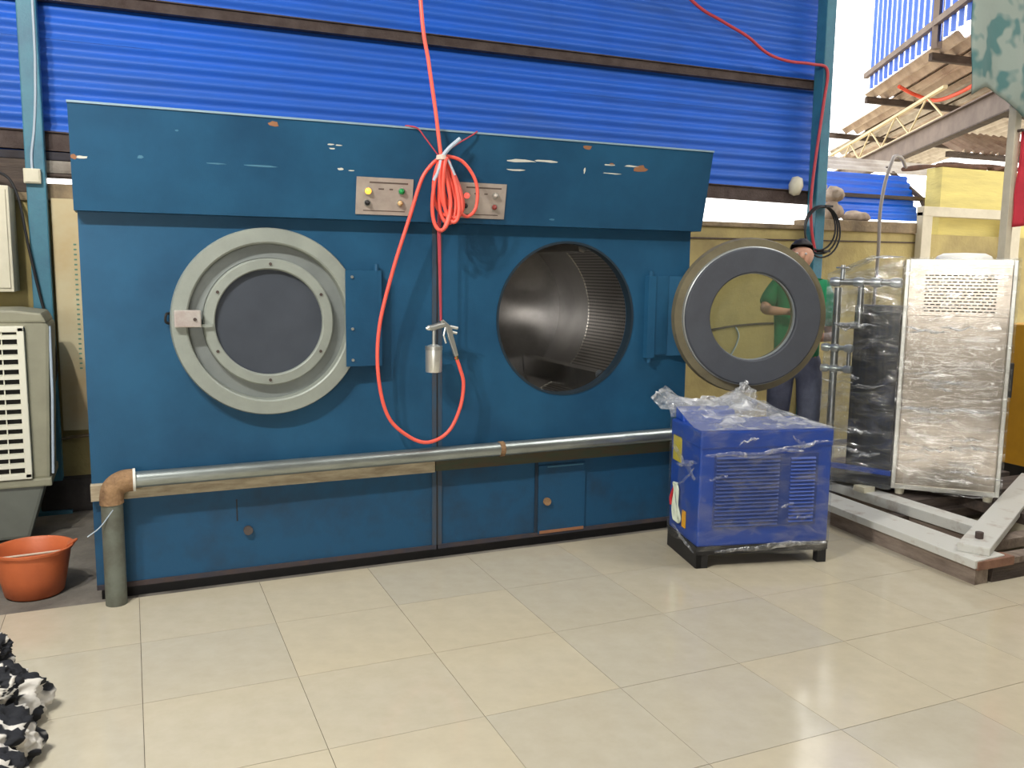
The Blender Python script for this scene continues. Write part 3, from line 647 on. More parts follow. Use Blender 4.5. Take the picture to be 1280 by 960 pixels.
MB().tube(cr([(-0.012, 0.34, 0.40), (-0.016, 0.38, 0.33), (-0.014, 0.38, 0.28)]), 0.012, 8).build('red_tab', redp, bb, local=True)
MB().box((-0.012, 0.17, 0.19), (-0.004, 0.215, 0.29)).build('amber_tag', orangep, bb, local=True)
MB().cyl((W+0.0, 0.1, 0.5), (W+0.025, 0.1, 0.5), 0.03, 14).build('outlet', blackiron, bb, local=True)
# film: four sides with wrinkles, a tented top, and bunched ends
def film_side(p, q, z0, z1, amp, seed, nu=40, nv=36):
    p, q = Vector((p[0], p[1], 0)), Vector((q[0], q[1], 0)); d = (q-p).normalized(); n = Vector((d.y, -d.x, 0))
    def fn(u, v):
        x = p+(q-p)*u; zl = z0+0.02*math.sin(u*5+seed)
        z = zl+(z1-zl)*v; k = amp*(noise.noise(Vector((x.x*7+seed, x.y*7, z*16)))+0.5*noise.noise(Vector((x.x*19+seed, x.y*19, z*33))))
        e = min(u, 1-u, 1-v)*6
        pt = x+n*(abs(k)*min(1, e)+0.002); return (pt.x, pt.y, z)
    return fn
fb = MB()
g = 0.007
corners = [(-g, -g), (W+g, -g), (W+g, D+g), (-g, D+g)]
fb.grid(film_side(corners[0], corners[1], 0.085, H1+0.012, 0.009, 1), 44, 36)
fb.grid(film_side(corners[1], corners[2], 0.10, H1+0.012, 0.009, 2), 24, 36)
fb.grid(film_side(corners[2], corners[3], 0.10, H1+0.012, 0.009, 3), 24, 24)
fb.grid(film_side(corners[3], corners[0], 0.10, H1+0.012, 0.009, 4), 24, 36)
film = fb.build('film_wrap', film_box, bb, local=True, smooth=180)
def back_h(u):
    k = [(0.0, 0.16), (0.12, 0.115), (0.3, 0.10), (0.42, 0.13), (0.52, 0.165), (0.6, 0.125), (0.8, 0.055), (1.0, 0.0)]
    for (a, ha), (b, hb_) in zip(k, k[1:]):
        if u <= b: return ha+(hb_-ha)*(u-a)/(b-a)
    return 0.0
def film_top(u, v):
    x = -g+(W+2*g)*u; y = -g+(D+2*g)*v
    e = min(1, 8*min(u, 1-u, v))
    z = H1+0.010+back_h(u)*max(0, (v-0.15)/0.85)**1.4
    z += e*0.020*(noise.noise(Vector((x*9, y*9, 3)))+0.7*noise.noise(Vector((x*22, y*15, 8))))+0.004*e
    return (x-0.05*max(0, 0.15-u)*6*v*v, y, max(z, H1+0.008))
MB().grid(film_top, 60, 36).build('film_top', film_tent, film, local=True, smooth=180)
def film_back(u, v):
    x = -g+(W+2*g)*u
    return (x-0.05*max(0, 0.15-u)*6*v, D+g+0.01*noise.noise(Vector((x*12, v*3, 2))), H1+0.010+back_h(u)*v)
MB().grid(film_back, 40, 8).build('film_back', film_tent, film, local=True, smooth=180)
def bunch(cx, cy, cz, wx, hz_, seed, lean):
    def fn(u, v):
        a = (u-0.5)*2; h = v*hz_*(1-0.55*abs(a))*(1+0.3*noise.noise(Vector((u*5, seed, 0))))
        x = cx+a*wx*(1-0.35*v)+lean[0]*v; y = cy+lean[1]*v+0.035*noise.noise(Vector((u*9, v*4, seed)))+0.012*math.sin(u*40)*v
        return (x, y, cz+h)
    return MB().grid(fn, 40, 14)
bunch(0.06, D+0.01, H1+0.06, 0.13, 0.15, 3.3, (-0.10, 0.05)).build('film_bunch', film_bunch, film, local=True, smooth=180)
bunch(0.42, D+0.01, H1+0.04, 0.14, 0.19, 7.1, (0.08, 0.06)).build('film_bunch', film_bunch, film, local=True, smooth=180)
bunch(0.25, D+0.0, H1+0.07, 0.22, 0.07, 5.1, (0.0, 0.04)).build('film_bunch', film_bunch, film, local=True, smooth=180)

def fold(p, q, z0, z1, wd, seed, parent, local, lift=0.012):
    """a whitish ridge of film that paints a glint across a wrapped face"""
    p, q = Vector((p[0], p[1], 0)), Vector((q[0], q[1], 0)); d = (q-p).normalized(); n = Vector((d.y, -d.x, 0))
    def fn(u, v):
        a = u*2-1; x = p+(q-p)*u
        ww = wd*(0.35+0.65*(1-a*a))*(1+0.7*noise.noise(Vector((u*7, seed, 0))))
        z = z0+(z1-z0)*u+0.02*noise.noise(Vector((u*3.5, seed*3, 1)))+(v-0.5)*ww
        b = lift+0.008*math.sin(v*PI)+0.006*noise.noise(Vector((u*16, v*3, seed)))
        pt = x+n*b; return (pt.x, pt.y, z)
    return MB().grid(fn, 36, 6).build('film_glint_fold', film_glint_fold, parent, local=local, smooth=180)
rs = random.Random(3)
for (a, b, z0, z1, wd) in ((0.02, 0.62, 0.665, 0.685, 0.016), (0.45, 0.80, 0.70, 0.725, 0.010), (0.22, 0.34, 0.735, 0.75, 0.010), (0.55, 0.66, 0.76, 0.70, 0.014), (0.62, 0.72, 0.70, 0.74, 0.008), (0.10, 0.80, 0.105, 0.13, 0.018),
                           (0.5, 0.58, 0.35, 0.37, 0.01), (0.6, 0.7, 0.285, 0.30, 0.012), (0.05, 0.16, 0.53, 0.545, 0.008)):
    fold((a, -g), (b, -g), z0, z1, wd*1.9, rs.uniform(0, 50), film, True, 0.010)
for (a, b, z0, z1, wd) in ((0.40, 0.02, 0.66, 0.52, 0.03), (0.30, 0.0, 0.56, 0.62, 0.022), (0.25, 0.03, 0.44, 0.58, 0.016), (0.35, 0.0, 0.17, 0.10, 0.016)):
    fold((-g, a), (-g, b), z0, z1, wd*1.6, rs.uniform(0, 50), film, True, 0.010)

# ------------------------------------------------------------------ pallet frame
pal = thing('pallet_frame', 'low white and brown timber pallet frame under the wrapped steel cabinet', 'pallet', (5.1, 0.1, 0))
ang = 0.0
MB().prism([(4.21, -0.92, 0.095), (4.47, -0.90, 0.095), (4.62, 1.35, 0.095), (4.40, 1.35, 0.095)], (0, 0, 0.047)).build('deck_plank', whitewood, pal, bevel=0.005)
MB().prism([(4.23, -0.91, 0.0), (4.33, -0.91, 0.0), (4.50, 1.30, 0.0), (4.42, 1.30, 0.0)], (0, 0, 0.098)).build('bearer', palletwood, pal)
MB().prism([(4.70, -0.60, 0.10), (4.84, -0.60, 0.10), (4.88, 0.92, 0.10), (4.73, 0.92, 0.10)], (0, 0, 0.07)).build('deck_plank', whitewood, pal, bevel=0.005)
MB().prism([(4.72, -0.58, 0.0), (4.82, -0.58, 0.0), (4.88, 1.30, 0.0), (4.78, 1.30, 0.0)], (0, 0, 0.10)).build('bearer', palletwood, pal)
MB().box((4.23, -0.925, 0.085), (4.52, -0.84, 0.135)).build('end_block', palletred, pal, bevel=0.004)
MB().box((4.52, -0.92, 0.09), (6.4, -0.83, 0.125)).build('cross_member', palletwood, pal)
MB().box((4.36, -0.915, 0.0), (6.4, -0.84, 0.088)).build('cross_member', darkwood, pal)
MB().box((4.46, -0.62, 0.04), (6.4, -0.52, 0.10)).build('cross_member', palletwood, pal)
MB().box((4.5, 0.0, 0.04), (6.4, 0.10, 0.098)).build('cross_member', darkwood, pal)
MB().box((4.5, 0.62, 0.04), (6.4, 0.72, 0.098)).build('cross_member', darkwood, pal)
MB().box((4.4, 1.22, 0.0), (6.4, 1.32, 0.142)).build('cross_member', darkwood, pal)
MB().prism([(5.25, -0.6, 0.10), (5.40, -0.6, 0.10), (5.48, 0.92, 0.10), (5.33, 0.92, 0.10)], (0, 0, 0.07)).build('deck_plank', darkwood, pal)
MB().box((4.74, 0.07, 0.098), (6.3, 0.34, 0.1695)).build('deck_board', darkwood, pal)
MB().box((4.76, 0.44, 0.098), (6.3, 0.74, 0.1695)).build('deck_board', darkwood, pal)
MB().box((4.36, 0.93, 0.142), (6.4, 1.36, 0.165)).build('deck_board', palletwood, pal)
MB().bar((4.312, -0.822, 0.166), (6.312, 0.248, 0.166), 0.17, 0.05).build('brace', whitewood, pal, bevel=0.008)
MB().cyl((4.46, -0.74, 0.188), (4.46, -0.74, 0.228), 0.022, 10).build('bolt', rustiron, pal)

# ------------------------------------------------------------------ steel cabinet with pipework, wrapped in film
K = Vector((4.85, 0.27, 0)); fd = Vector((0.70, -0.714, 0)).normalized(); bd = Vector((0.714, 0.70, 0)).normalized()
cab = thing('steam_cabinet', 'tall stainless steel cabinet with a slotted grille, wrapped in clear film on the pallet', 'machine', (K.x, K.y, 0.17), math.atan2(fd.y, fd.x))
CW, CD, Z0, Z1 = 0.67, 0.5, 0.215-0.17, 1.80-0.17
MB().box((0, 0.012, Z0), (CW, CD, Z1)).build('body', steel, cab, bevel=0.006, local=True)
MB().box((0.0, -0.006, Z0), (0.028, 0.02, Z1)).build('corner_trim', steel_e, cab, bevel=0.004, local=True)
MB().box((CW-0.028, -0.006, Z0), (CW, 0.02, Z1)).build('corner_trim', steel_e, cab, bevel=0.004, local=True)
MB().box((0.028, -0.006, Z1-0.035), (CW-0.028, 0.02, Z1)).build('top_trim', steel_e, cab, local=True)
MB().box((0.028, -0.004, Z0), (CW-0.028, 0.02, Z0+0.03)).build('bottom_trim', steel_e, cab, local=True)
dp = MB().box((0.034, 0.002, Z0+0.035), (CW-0.034, 0.014, 1.255)).build('door_panel', steel, cab, bevel=0.003, local=True)
# grille: staggered slots, z 1.30 .. 1.58 (local)
gx0, gx1, gz0, gz1 = 0.125, 0.56, 1.275, 1.535
gr = MB().box((0.03, 0.006, 1.255), (gx0, 0.014, Z1-0.035)).box((gx1, 0.006, 1.255), (CW-0.03, 0.014, Z1-0.035)).box((gx0, 0.006, 1.255), (gx1, 0.014, gz0)).box((gx0, 0.006, gz1), (gx1, 0.014, Z1-0.035))
gr.build('grille_frame', steel, cab, local=True)
rows = 12; ph = (gz1-gz0)/rows
gm = MB()
for k in range(rows+1): gm.box((gx0, 0.004, gz0+k*ph-ph*0.32), (gx1, 0.012, gz0+k*ph+ph*0.32))
cols = 12; pw = (gx1-gx0)/cols
for k in range(rows):
    for i in range(cols+1):
        x = gx0+(i+(0.5 if k % 2 else 0))*pw
        if x > gx1: continue
        gm.box((x-0.005, 0.005, gz0+k*ph), (x+0.005, 0.0115, gz0+(k+1)*ph))
tag(gm.build('grille_mesh', steel, cab, local=True), kind='stuff')
MB().box((gx0, 0.0115, gz0), (gx1, 0.0125, gz1)).build('grille_shade_plate', shade_dark, cab, local=True)  # dark plate paints the shade behind the slots
MB().lathe([(0.001, 0.05), (0.13, 0.045), (0.17, 0.025), (0.18, 0.0), (0.001, 0.0)], (0.37, 0.24, Z1), (0, 0, 1), 32, closed=False).build('top_cover', mat('white_cover', (232, 230, 222), 0.4), cab, smooth=50, local=True)
MB().box((CW+0.002, 0.05, 0.72), (CW+0.03, 0.10, 0.95)).build('side_handle', blackiron, cab, local=True)
for a in ((0.03, 0.05), (CW-0.09, 0.05), (0.03, CD-0.1), (CW-0.09, CD-0.1)):
    MB().tube([(a[0]+0.03, a[1], 0.0), (a[0]+0.03, a[1], Z0+0.005)], [0.028, 0.036], 16).build('foot', plastw, cab, local=True)
# pipework side: world coordinates along the line K -> Q
Q = Vector((4.63, 0.70, 0)); sd = (Q-K); bk = Vector((0.6, 0.35, 0)).normalized()
def S(t, z, back=0.0): return K+sd*t+bk*back+Vector((0, 0, z))
hs = MB().prism([S(0.12, 0.22, 0.22), S(0.78, 0.22, 0.22), S(0.78, 0.22, 0.5), S(0.12, 0.22, 0.5)], (0, 0, 1.25)).build('side_housing', darksteel, cab)
MB().bar(S(0.02, 0.31, 0.03), S(0.98, 0.31, 0.03), 0.03, 0.035).build('bottom_rail', boxblue, cab)
MB().prism([S(0.0, 0.20, 0.0), S(1.0, 0.20, 0.0), S(1.0, 0.2, 0.5), S(0.0, 0.2, 0.5)], (0, 0, 0.03)).build('base_tray', darksteel, cab)
MB().cyl(S(0.94, 0.215, 0.03), S(0.94, 1.60, 0.03), 0.026, 18).build('riser_pipe', steel_e, cab, smooth=40)
MB().cyl(S(0.62, 1.32, 0.05), S(0.62, 1.64, 0.05), 0.022, 18).build('riser_pipe', steel_e, cab, smooth=40)
MB().cyl(S(1.0, 1.64, 0.03), S(0.1, 1.64, 0.03), 0.024, 18).build('header_pipe', steel_e, cab, smooth=40)
MB().cyl(S(0.96, 1.33, 0.03), S(0.55, 1.33, 0.06), 0.02, 18).build('branch_pipe', steel_e, cab, smooth=40)
for t in (0.98, 0.64, 0.40, 0.12): MB().lathe([(0.001, 0.04), (0.03, 0.034), (0.036, 0.0), (0.03, -0.034), (0.001, -0.04)], S(t, 1.64, 0.03), sd, 16, closed=False).build('fitting', alu, cab, smooth=50)
MB().cyl(S(0.88, 1.66, 0.02), S(0.88, 1.76, 0.02), 0.016, 12).build('valve_stem', alu, cab, smooth=40)
MB().lathe([(0.04, -0.006), (0.05, 0.0), (0.04, 0.006)], S(0.88, 1.74, 0.02), (0, 0, 1), 20).build('hand_wheel', steel_e, cab, smooth=50)
for z in (1.02, 1.17):
    MB().cyl(S(1.05, z, 0.0), S(0.68, z, 0.02), 0.018, 14).build('valve_body', alu_d, cab, smooth=40)
    for t in (1.06, 0.92, 0.72): MB().lathe([(0.001, 0.03), (0.026, 0.026), (0.03, 0.0), (0.026, -0.026), (0.001, -0.03)], S(t, z, 0.01), sd, 14, closed=False).build('valve_nut', alu, cab, smooth=50)
MB().cyl(S(0.72, 1.0, 0.02), S(0.72, 1.20, 0.02), 0.014, 12).build('gauge_pipe', steel_e, cab, smooth=40)
MB().cyl(S(0.5, 0.23, 0.3), S(0.5, 1.45, 0.3), 0.03, 16).build('riser_pipe', steel_e, cab, smooth=40)
MB().box((4.70, 0.36, 0.165), (4.80, 0.46, 0.205)).build('foot', plastw, cab)
# film round the cabinet and the pipework
Rr = K+fd*CW; Bk = Rr+bd*(CD+0.02); Bq = Q+bk*0.40
ring = [K-fd*0.012-bd*0.02, Rr+fd*0.012-bd*0.02, Bk+fd*0.012, Bq+Vector((0.02, 0.03, 0)), Q-bk*0.04+Vector((-0.01, 0.03, 0))]
fm = MB()
for i in range(len(ring)):
    p, q = ring[i], ring[(i+1) % len(ring)]
    top0 = 1.815
    L_ = (q-p).length; d = (q-p).normalized(); n = Vector((d.y, -d.x, 0))
    def fn(u, v, p=p, q=q, n=n, i=i):
        x = p+(q-p)*u
        zt = 1.815
        if i == 2: zt = 1.815-0.12*max(0, u-0.6)/0.4
        if i == 3: zt = 1.695
        if i == 4: zt = 1.695+0.12*min(1, u/0.55)
        zb = 0.212+0.012*math.sin(u*7+i); z = zb+(zt-zb)*v
        k = 0.016*(noise.noise(Vector((x.x*3+i, x.y*3, z*14+u*3)))+0.6*noise.noise(Vector((x.x*9+i, x.y*9, z*38+u*5))))
        e = min(1, 8*min(u, 1-u, 1-v)); pt = x+n*(abs(k)*e+0.002)
        return (pt.x, pt.y, z)
    if i == 4: fside = MB().grid(fn, 26, 60)
    else: fm.grid(fn, 26, 60)
fw = fm.build('film_wrap', film_cab, cab, smooth=180)
fside.build('film_side', film_side_m, fw, smooth=180)
for k in range(26):
    z = rs.choice((1.30, 1.335, 1.26, 1.01, 0.985, 0.96, 0.93, 0.90, 0.78, 0.74, 0.70, 0.63, 0.58, 0.52, 0.47, 0.42, 0.36, 0.31))+rs.uniform(-0.015, 0.015)
    a = rs.uniform(0, 0.6); b = a+rs.uniform(0.15, 0.5); b = min(b, 1.0)
    fold(ring[0]+(ring[1]-ring[0])*a, ring[0]+(ring[1]-ring[0])*b, z+0.012, z-0.01+rs.uniform(-0.01, 0.03), rs.uniform(0.010, 0.022), rs.uniform(0, 50), fw, False)
for k in range(12):
    z = rs.choice((1.66, 1.62, 1.36, 1.33, 1.30, 0.98, 0.94, 0.90, 0.60, 0.46, 0.40))+rs.uniform(-0.015, 0.015)
    a = rs.uniform(0, 0.5); b = a+rs.uniform(0.25, 0.5)
    fold(ring[4]+(ring[0]-ring[4])*a, ring[4]+(ring[0]-ring[4])*b, z, z+rs.uniform(-0.03, 0.05), rs.uniform(0.014, 0.03), rs.uniform(0, 50), fw, False)
def ftop(u, v):
    # from pipework edge (u=0) to the cabinet (u=1)
    a = ring[4]+(ring[0]-ring[4])*u; b = ring[3]+(ring[3]*0+K+bd*CD-ring[3])*u
    x = a+(b-a)*v
    z = 1.70+0.12*min(1, u/0.55)+0.018*noise.noise(Vector((x.x*12, x.y*12, 1)))*min(1, 6*min(u, 1-u, v, 1-v))
    return (x.x, x.y, z)
MB().grid(ftop, 24, 20).build('film_top', film_tent, fw, smooth=180)

# ------------------------------------------------------------------ person behind the open door
def skin_bake(name, verts, edges, radii, m, parent, sub=2, root=0):
    me = bpy.data.meshes.new(name); me.from_pydata(verts, edges, [])
    o = bpy.data.objects.new(name, me); C.objects.link(o)
    md = o.modifiers.new('skin', 'SKIN'); md.use_smooth_shade = True
    for i, r in enumerate(radii):
        rr = (r, r) if isinstance(r, (int, float)) else r
        me.skin_vertices[0].data[i].radius = rr
    me.skin_vertices[0].data[root].use_root = True
    s = o.modifiers.new('sub', 'SUBSURF'); s.levels = sub; s.render_levels = sub
    dg = bpy.context.evaluated_depsgraph_get(); dg.update()
    nm = bpy.data.meshes.new_from_object(o.evaluated_get(dg)); bpy.data.objects.remove(o)
    q = bpy.data.objects.new(name, nm); C.objects.link(q); q.parent = parent
    nm.materials.clear(); nm.materials.append(m)
    for p in nm.polygons: p.use_smooth = True
    return q
PZ = 0.165
per = thing('person', 'person in a green short-sleeved shirt and jeans standing behind the open dryer door', 'person', (4.775, 1.2, PZ), math.radians(-42))
V = []; E_ = []; Rd = []
def vtx(p, r, link=None):
    V.append(p); Rd.append(r)
    if link is not None: E_.append((link, len(V)-1))
    return len(V)-1
pel = vtx((0, 0, 0.95), (0.15, 0.11)); wst = vtx((0, 0, 1.10), (0.14, 0.10), pel); chs = vtx((0, 0, 1.32), (0.16, 0.115), wst)
nk0 = vtx((0, 0, 1.46), (0.08, 0.07), chs); nk = vtx((0, -0.01, 1.53), 0.052, nk0); jaw = vtx((0, -0.035, 1.60), (0.068, 0.08), nk)
fac = vtx((0, -0.03, 1.67), (0.084, 0.100), jaw); crn = vtx((0, -0.015, 1.735), (0.068, 0.082), fac)
nos = vtx((0, -0.142, 1.655), 0.012, fac)
for s in (-1, 1): vtx((s*0.093, -0.015, 1.665), (0.012, 0.022), fac)
hands = {}
for s in (-1, 1):
    hip = vtx((s*0.09, 0, 0.88), 0.095, pel); kn = vtx((s*0.11, -0.02, 0.50), 0.058, hip); cf = vtx((s*0.115, 0.01, 0.33), 0.055, kn)
    an = vtx((s*0.12, 0.02, 0.09), 0.038, cf); ft = vtx((s*0.13, -0.06, 0.045), 0.04, an); toe = vtx((s*0.14, -0.16, 0.035), 0.03, ft)
    hz_ = 1.25 if s < 0 else 1.06
    sh = vtx((s*0.175, 0, 1.43), 0.060, chs); um = vtx((s*0.22, -0.05, hz_+0.09), 0.048, sh); el = vtx((s*0.25, -0.12, hz_), 0.042, um)
    fm_ = vtx((s*0.17, -0.28, hz_), 0.036, el); wr = vtx((s*0.08, -0.38, hz_), (0.028, 0.022), fm_)
    pm = vtx((s*0.045, -0.42, hz_), (0.036, 0.018), wr)
    kx = Vector((-s*0.55, -0.83, 0)); lat = Vector((0, 0, 1))
    for q, (o_, l) in enumerate(((0.03, 0.07), (0.010, 0.08), (-0.010, 0.075), (-0.03, 0.06))):
        b0 = Vector((s*0.045, -0.42, hz_))+kx*0.035+lat*o_
        i0 = vtx(tuple(b0), 0.0095, pm); i1 = vtx(tuple(b0+kx*l*0.55+Vector((0, 0, -0.006))), 0.0085, i0); vtx(tuple(b0+kx*l+Vector((-s*0.015, 0.01, -0.02))), 0.007, i1)
    t0 = vtx((s*0.03, -0.40, hz_+0.035), 0.011, pm); vtx((s*0.005, -0.44, hz_+0.05), 0.009, t0)
body = skin_bake('body', V, E_, Rd, skinm, per)
for s in (-1, 1):
    MB().lathe([(0.001, 0.009), (0.006, 0.006), (0.009, 0), (0.001, -0.009)], (s*0.032, -0.113, 1.68), (0, -1, 0), 12, closed=False).build('eye', eyew, body, local=True, smooth=60)
    MB().cyl((s*0.032, -0.119, 1.679), (s*0.032, -0.1232, 1.679), 0.006, 10).build('iris', eyed, body, local=True)
MB().tube([(-0.025, -0.122, 1.612), (0, -0.130, 1.61), (0.025, -0.122, 1.612)], [0.003, 0.007, 0.003], 8).build('mouth', mat('lips', (150, 84, 78), 0.5), body, local=True, smooth=60)
# hair cap
hb = bmesh.new(); bmesh.ops.create_uvsphere(hb, u_segments=28, v_segments=18, radius=1.0)
for v in list(hb.verts):
    jit = 0.16*noise.noise(v.co*4)
    if v.co.z < -0.8+jit or (v.co.y < -0.35 and v.co.z < 0.40+jit) or (v.co.y < -0.05 and v.co.z < -0.25+jit): hb.verts.remove(v)
hmb = MB(); hb.verts.ensure_lookup_table(); hb.verts.index_update()
hmb.add([(v.co.x*0.088, v.co.y*0.108-0.016, v.co.z*0.094+1.70+0.006*noise.noise(v.co*5)) for v in hb.verts], [[v.index for v in f.verts] for f in hb.faces]); hb.free()
hmb.build('hair', hairm, body, local=True, smooth=180, solid=0.006)
# shirt
sv = []; se = []; sr = []
def v2(p, r, link=None):
    sv.append(p); sr.append(r)
    if link is not None: se.append((link, len(sv)-1))
    return len(sv)-1
a = v2((0, 0, 1.10), (0.185, 0.14)); b = v2((0, 0, 0.86), (0.20, 0.15), a); c = v2((0, 0, 1.32), (0.19, 0.14), a); d = v2((0, 0, 1.455), (0.10, 0.085), c); v2((0, -0.005, 1.495), (0.068, 0.066), d)
for s in (-1, 1):
    e = v2((s*0.178, 0, 1.43), 0.076, c); f = v2((s*0.22, -0.05, 1.34 if s < 0 else 1.24), 0.070, e); v2((s*0.243, -0.10, 1.275 if s < 0 else 1.12), 0.068, f)
skin_bake('shirt', sv, se, sr, greencl, per)
sv = []; se = []; sr = []
a = v2((0, 0, 0.98), (0.16, 0.12)); b = v2((0, 0, 0.9), (0.17, 0.13), a)
for s in (-1, 1):
    e = v2((s*0.10, 0, 0.80), 0.118, b); f = v2((s*0.115, -0.02, 0.50), 0.098, e); v2((s*0.12, 0.02, 0.10), 0.07, f)
skin_bake('trousers', sv, se, sr, jeans, per)
for s in (-1, 1):
    MB().tube([(s*0.12, 0.07, 0.05), (s*0.122, 0.0, 0.055), (s*0.13, -0.08, 0.05), (s*0.14, -0.16, 0.042), (s*0.143, -0.2, 0.035)], [0.04, 0.05, 0.05, 0.042, 0.02], 14).build('shoe', shoem, per, local=True, smooth=60)

# ------------------------------------------------------------------ left corner: air cooler, pot, wires, panel, garments
ac = thing('air_cooler', 'grey beige evaporative air cooler with white slatted front', 'air cooler', (-0.83, 2.0, -0.012))
MB().prism([(-1.2, 1.78, 0.40), (-0.47, 1.78, 0.40), (-0.43, 1.78, 1.33), (-0.47, 1.78, 1.385), (-1.2, 1.78, 1.385)], (0, 0.48, 0)).build('housing', coolerb, ac, bevel=0.02)
MB().prism([(-1.22, 1.77, 1.36), (-0.44, 1.77, 1.35), (-0.47, 1.77, 1.41), (-0.62, 1.77, 1.43), (-1.22, 1.77, 1.43)], (0, 0.5, 0)).build('top_cover', coolerb, ac, bevel=0.015)
MB().prism([(-1.2, 1.75, 0.36), (-0.46, 1.75, 0.36), (-0.46, 1.75, 0.41), (-1.2, 1.75, 0.41)], (0, 0.52, 0)).build('tank_rim', coolerb, ac, bevel=0.01)
MB().prism([(-1.2, 1.77, 0.36), (-0.50, 1.77, 0.36), (-0.60, 1.80, 0.03), (-1.15, 1.80, 0.03)], (0, 0.46, 0)).build('tank', coolert, ac, bevel=0.02)
for (x, y) in ((-0.68, 1.86), (-1.08, 1.86), (-0.68, 2.2), (-1.08, 2.2)): MB().cyl((x-0.02, y, 0.02), (x+0.02, y, 0.02), 0.032, 14).build('castor', blackiron, ac)
MB().box((-1.18, 1.765, 0.44), (-0.60, 1.785, 1.31)).build('grille_shade_plate', shade_dark, ac)  # dark plate paints the shade behind the slats
MB().box((-0.60, 1.735, 0.42), (-0.562, 1.79, 1.33)).build('grille_frame', coolerw, ac, bevel=0.006)
MB().box((-1.2, 1.735, 1.30), (-0.562, 1.79, 1.335)).build('grille_frame', coolerw, ac, bevel=0.006)
MB().box((-1.2, 1.735, 0.415), (-0.562, 1.79, 0.45)).build('grille_frame', coolerw, ac, bevel=0.006)
for k in range(14):
    z = 0.485+k*0.0595
    MB().prism([(-1.18, 1.735, z), (-1.18, 1.765, z+0.006), (-1.18, 1.765, z+0.028), (-1.18, 1.735, z+0.022)], (0.585, 0, 0)).build('slat', coolerw, ac)
for x in (-0.68, -0.92): MB().box((x-0.003, 1.745, 0.45), (x+0.003, 1.755, 1.30)).build('grille_bar', coolerw, ac)
MB().tube([(-0.43, 1.80, 1.33), (-0.435, 1.79, 0.9), (-0.455, 1.79, 0.43)], 0.008, 8).build('side_trim', tie_m, ac)

wbx = thing('wall_panel', 'cream switch cabinet on the wall above the air cooler', 'panel', (-0.9, 2.45, 1.5))
MB().box((-1.2, 2.30, 1.52), (-0.655, 2.64, 2.19)).build('case', plastw, wbx, bevel=0.008)
MB().box((-1.18, 2.288, 1.545), (-0.672, 2.302, 2.165)).build('cover', plastw, wbx, bevel=0.004)

pot = thing('plastic_pot', 'terracotta orange plastic pot with a spout on the concrete floor', 'pot', (-0.50, 0.90, -0.012))
MB().lathe([(0.001, 0.0), (0.125, 0.0), (0.14, 0.012), (0.158, 0.10), (0.175, 0.195), (0.182, 0.235), (0.193, 0.24), (0.195, 0.252), (0.184, 0.254), (0.170, 0.24), (0.150, 0.09), (0.13, 0.02), (0.001, 0.016)], (-0.50, 0.90, -0.012), (0, 0, 1), 48, closed=False).build('pot_body', potm, pot, smooth=40)
MB().prism([(-0.34, 0.85, 0.225), (-0.285, 0.895, 0.25), (-0.34, 0.95, 0.225), (-0.345, 0.90, 0.17)], (0, 0, 0.015)).build('spout', potm, pot, bevel=0.006)
MB().tube([(-0.675, 0.86, 0.205), (-0.36, 0.83, 0.222)], 0.006, 8).build('stick', stickm, pot)

tag(MB().tube(cr([(-1.1, 2.636, 2.33), (-0.74, 2.5, 2.29), (-0.627, 2.46, 2.16), (-0.575, 2.47, 1.8), (-0.52, 2.48, 1.45), (-0.468, 2.46, 1.22), (-0.45, 2.42, 1.0), (-0.50, 2.33, 0.85), (-0.62, 2.262, 0.8)]), 0.009, 8).build('power_cable', blackrub, smooth=60), 'black power cable sagging from the wall head past the left column', 'cable')
tag(MB().tube(cr([(-0.47, 2.509, 5.45), (-0.475, 2.509, 3.4), (-0.484, 2.509, 2.9), (-0.505, 2.509, 2.6), (-0.53, 2.505, 2.42), (-0.532, 2.50, 2.30)]), 0.008, 8).build('white_cable', tie_m, smooth=60), 'pale cable clipped down the column into the junction box', 'cable')
jb = thing('junction_box', 'cream junction box on the column beside the pale board', 'box', (-0.53, 2.49, 2.22))
MB().box((-0.582, 2.466, 2.222), (-0.482, 2.517, 2.318)).build('case', plastw, jb, bevel=0.006)
MB().box((-0.574, 2.459, 2.23), (-0.49, 2.468, 2.31)).build('cover', plastw, jb, bevel=0.003)

# crumpled garments, black and white print
def garment(loc, s, seed, label):
    bm = bmesh.new(); bmesh.ops.create_icosphere(bm, subdivisions=5, radius=1.0)
    vs = []
    for v in bm.verts:
        p = v.co.copy(); n = p.normalized()
        k = 0.9+0.24*noise.noise(n*2.2+Vector((seed, 0, 0)))+0.16*(1-abs(noise.noise(n*5+Vector((0, seed, 0))))*2)+0.05*noise.noise(n*13)
        q = Vector((n.x*k*s[0], n.y*k*s[1], n.z*k*s[2])); q.z = max(q.z, -s[2]*0.55)
        vs.append(q+Vector(loc)+Vector((0, 0, s[2]*0.55)))
    fs = [[v.index for v in f.verts] for f in bm.faces]; bm.free()
    o = MB().add(vs, fs).build('crumpled_garment', zebra, smooth=180)
    return tag(o, label, 'garment', 'pile of printed garments on the tiles')
gl_ = 'black and white printed garment crumpled in the pile on the tiled floor'
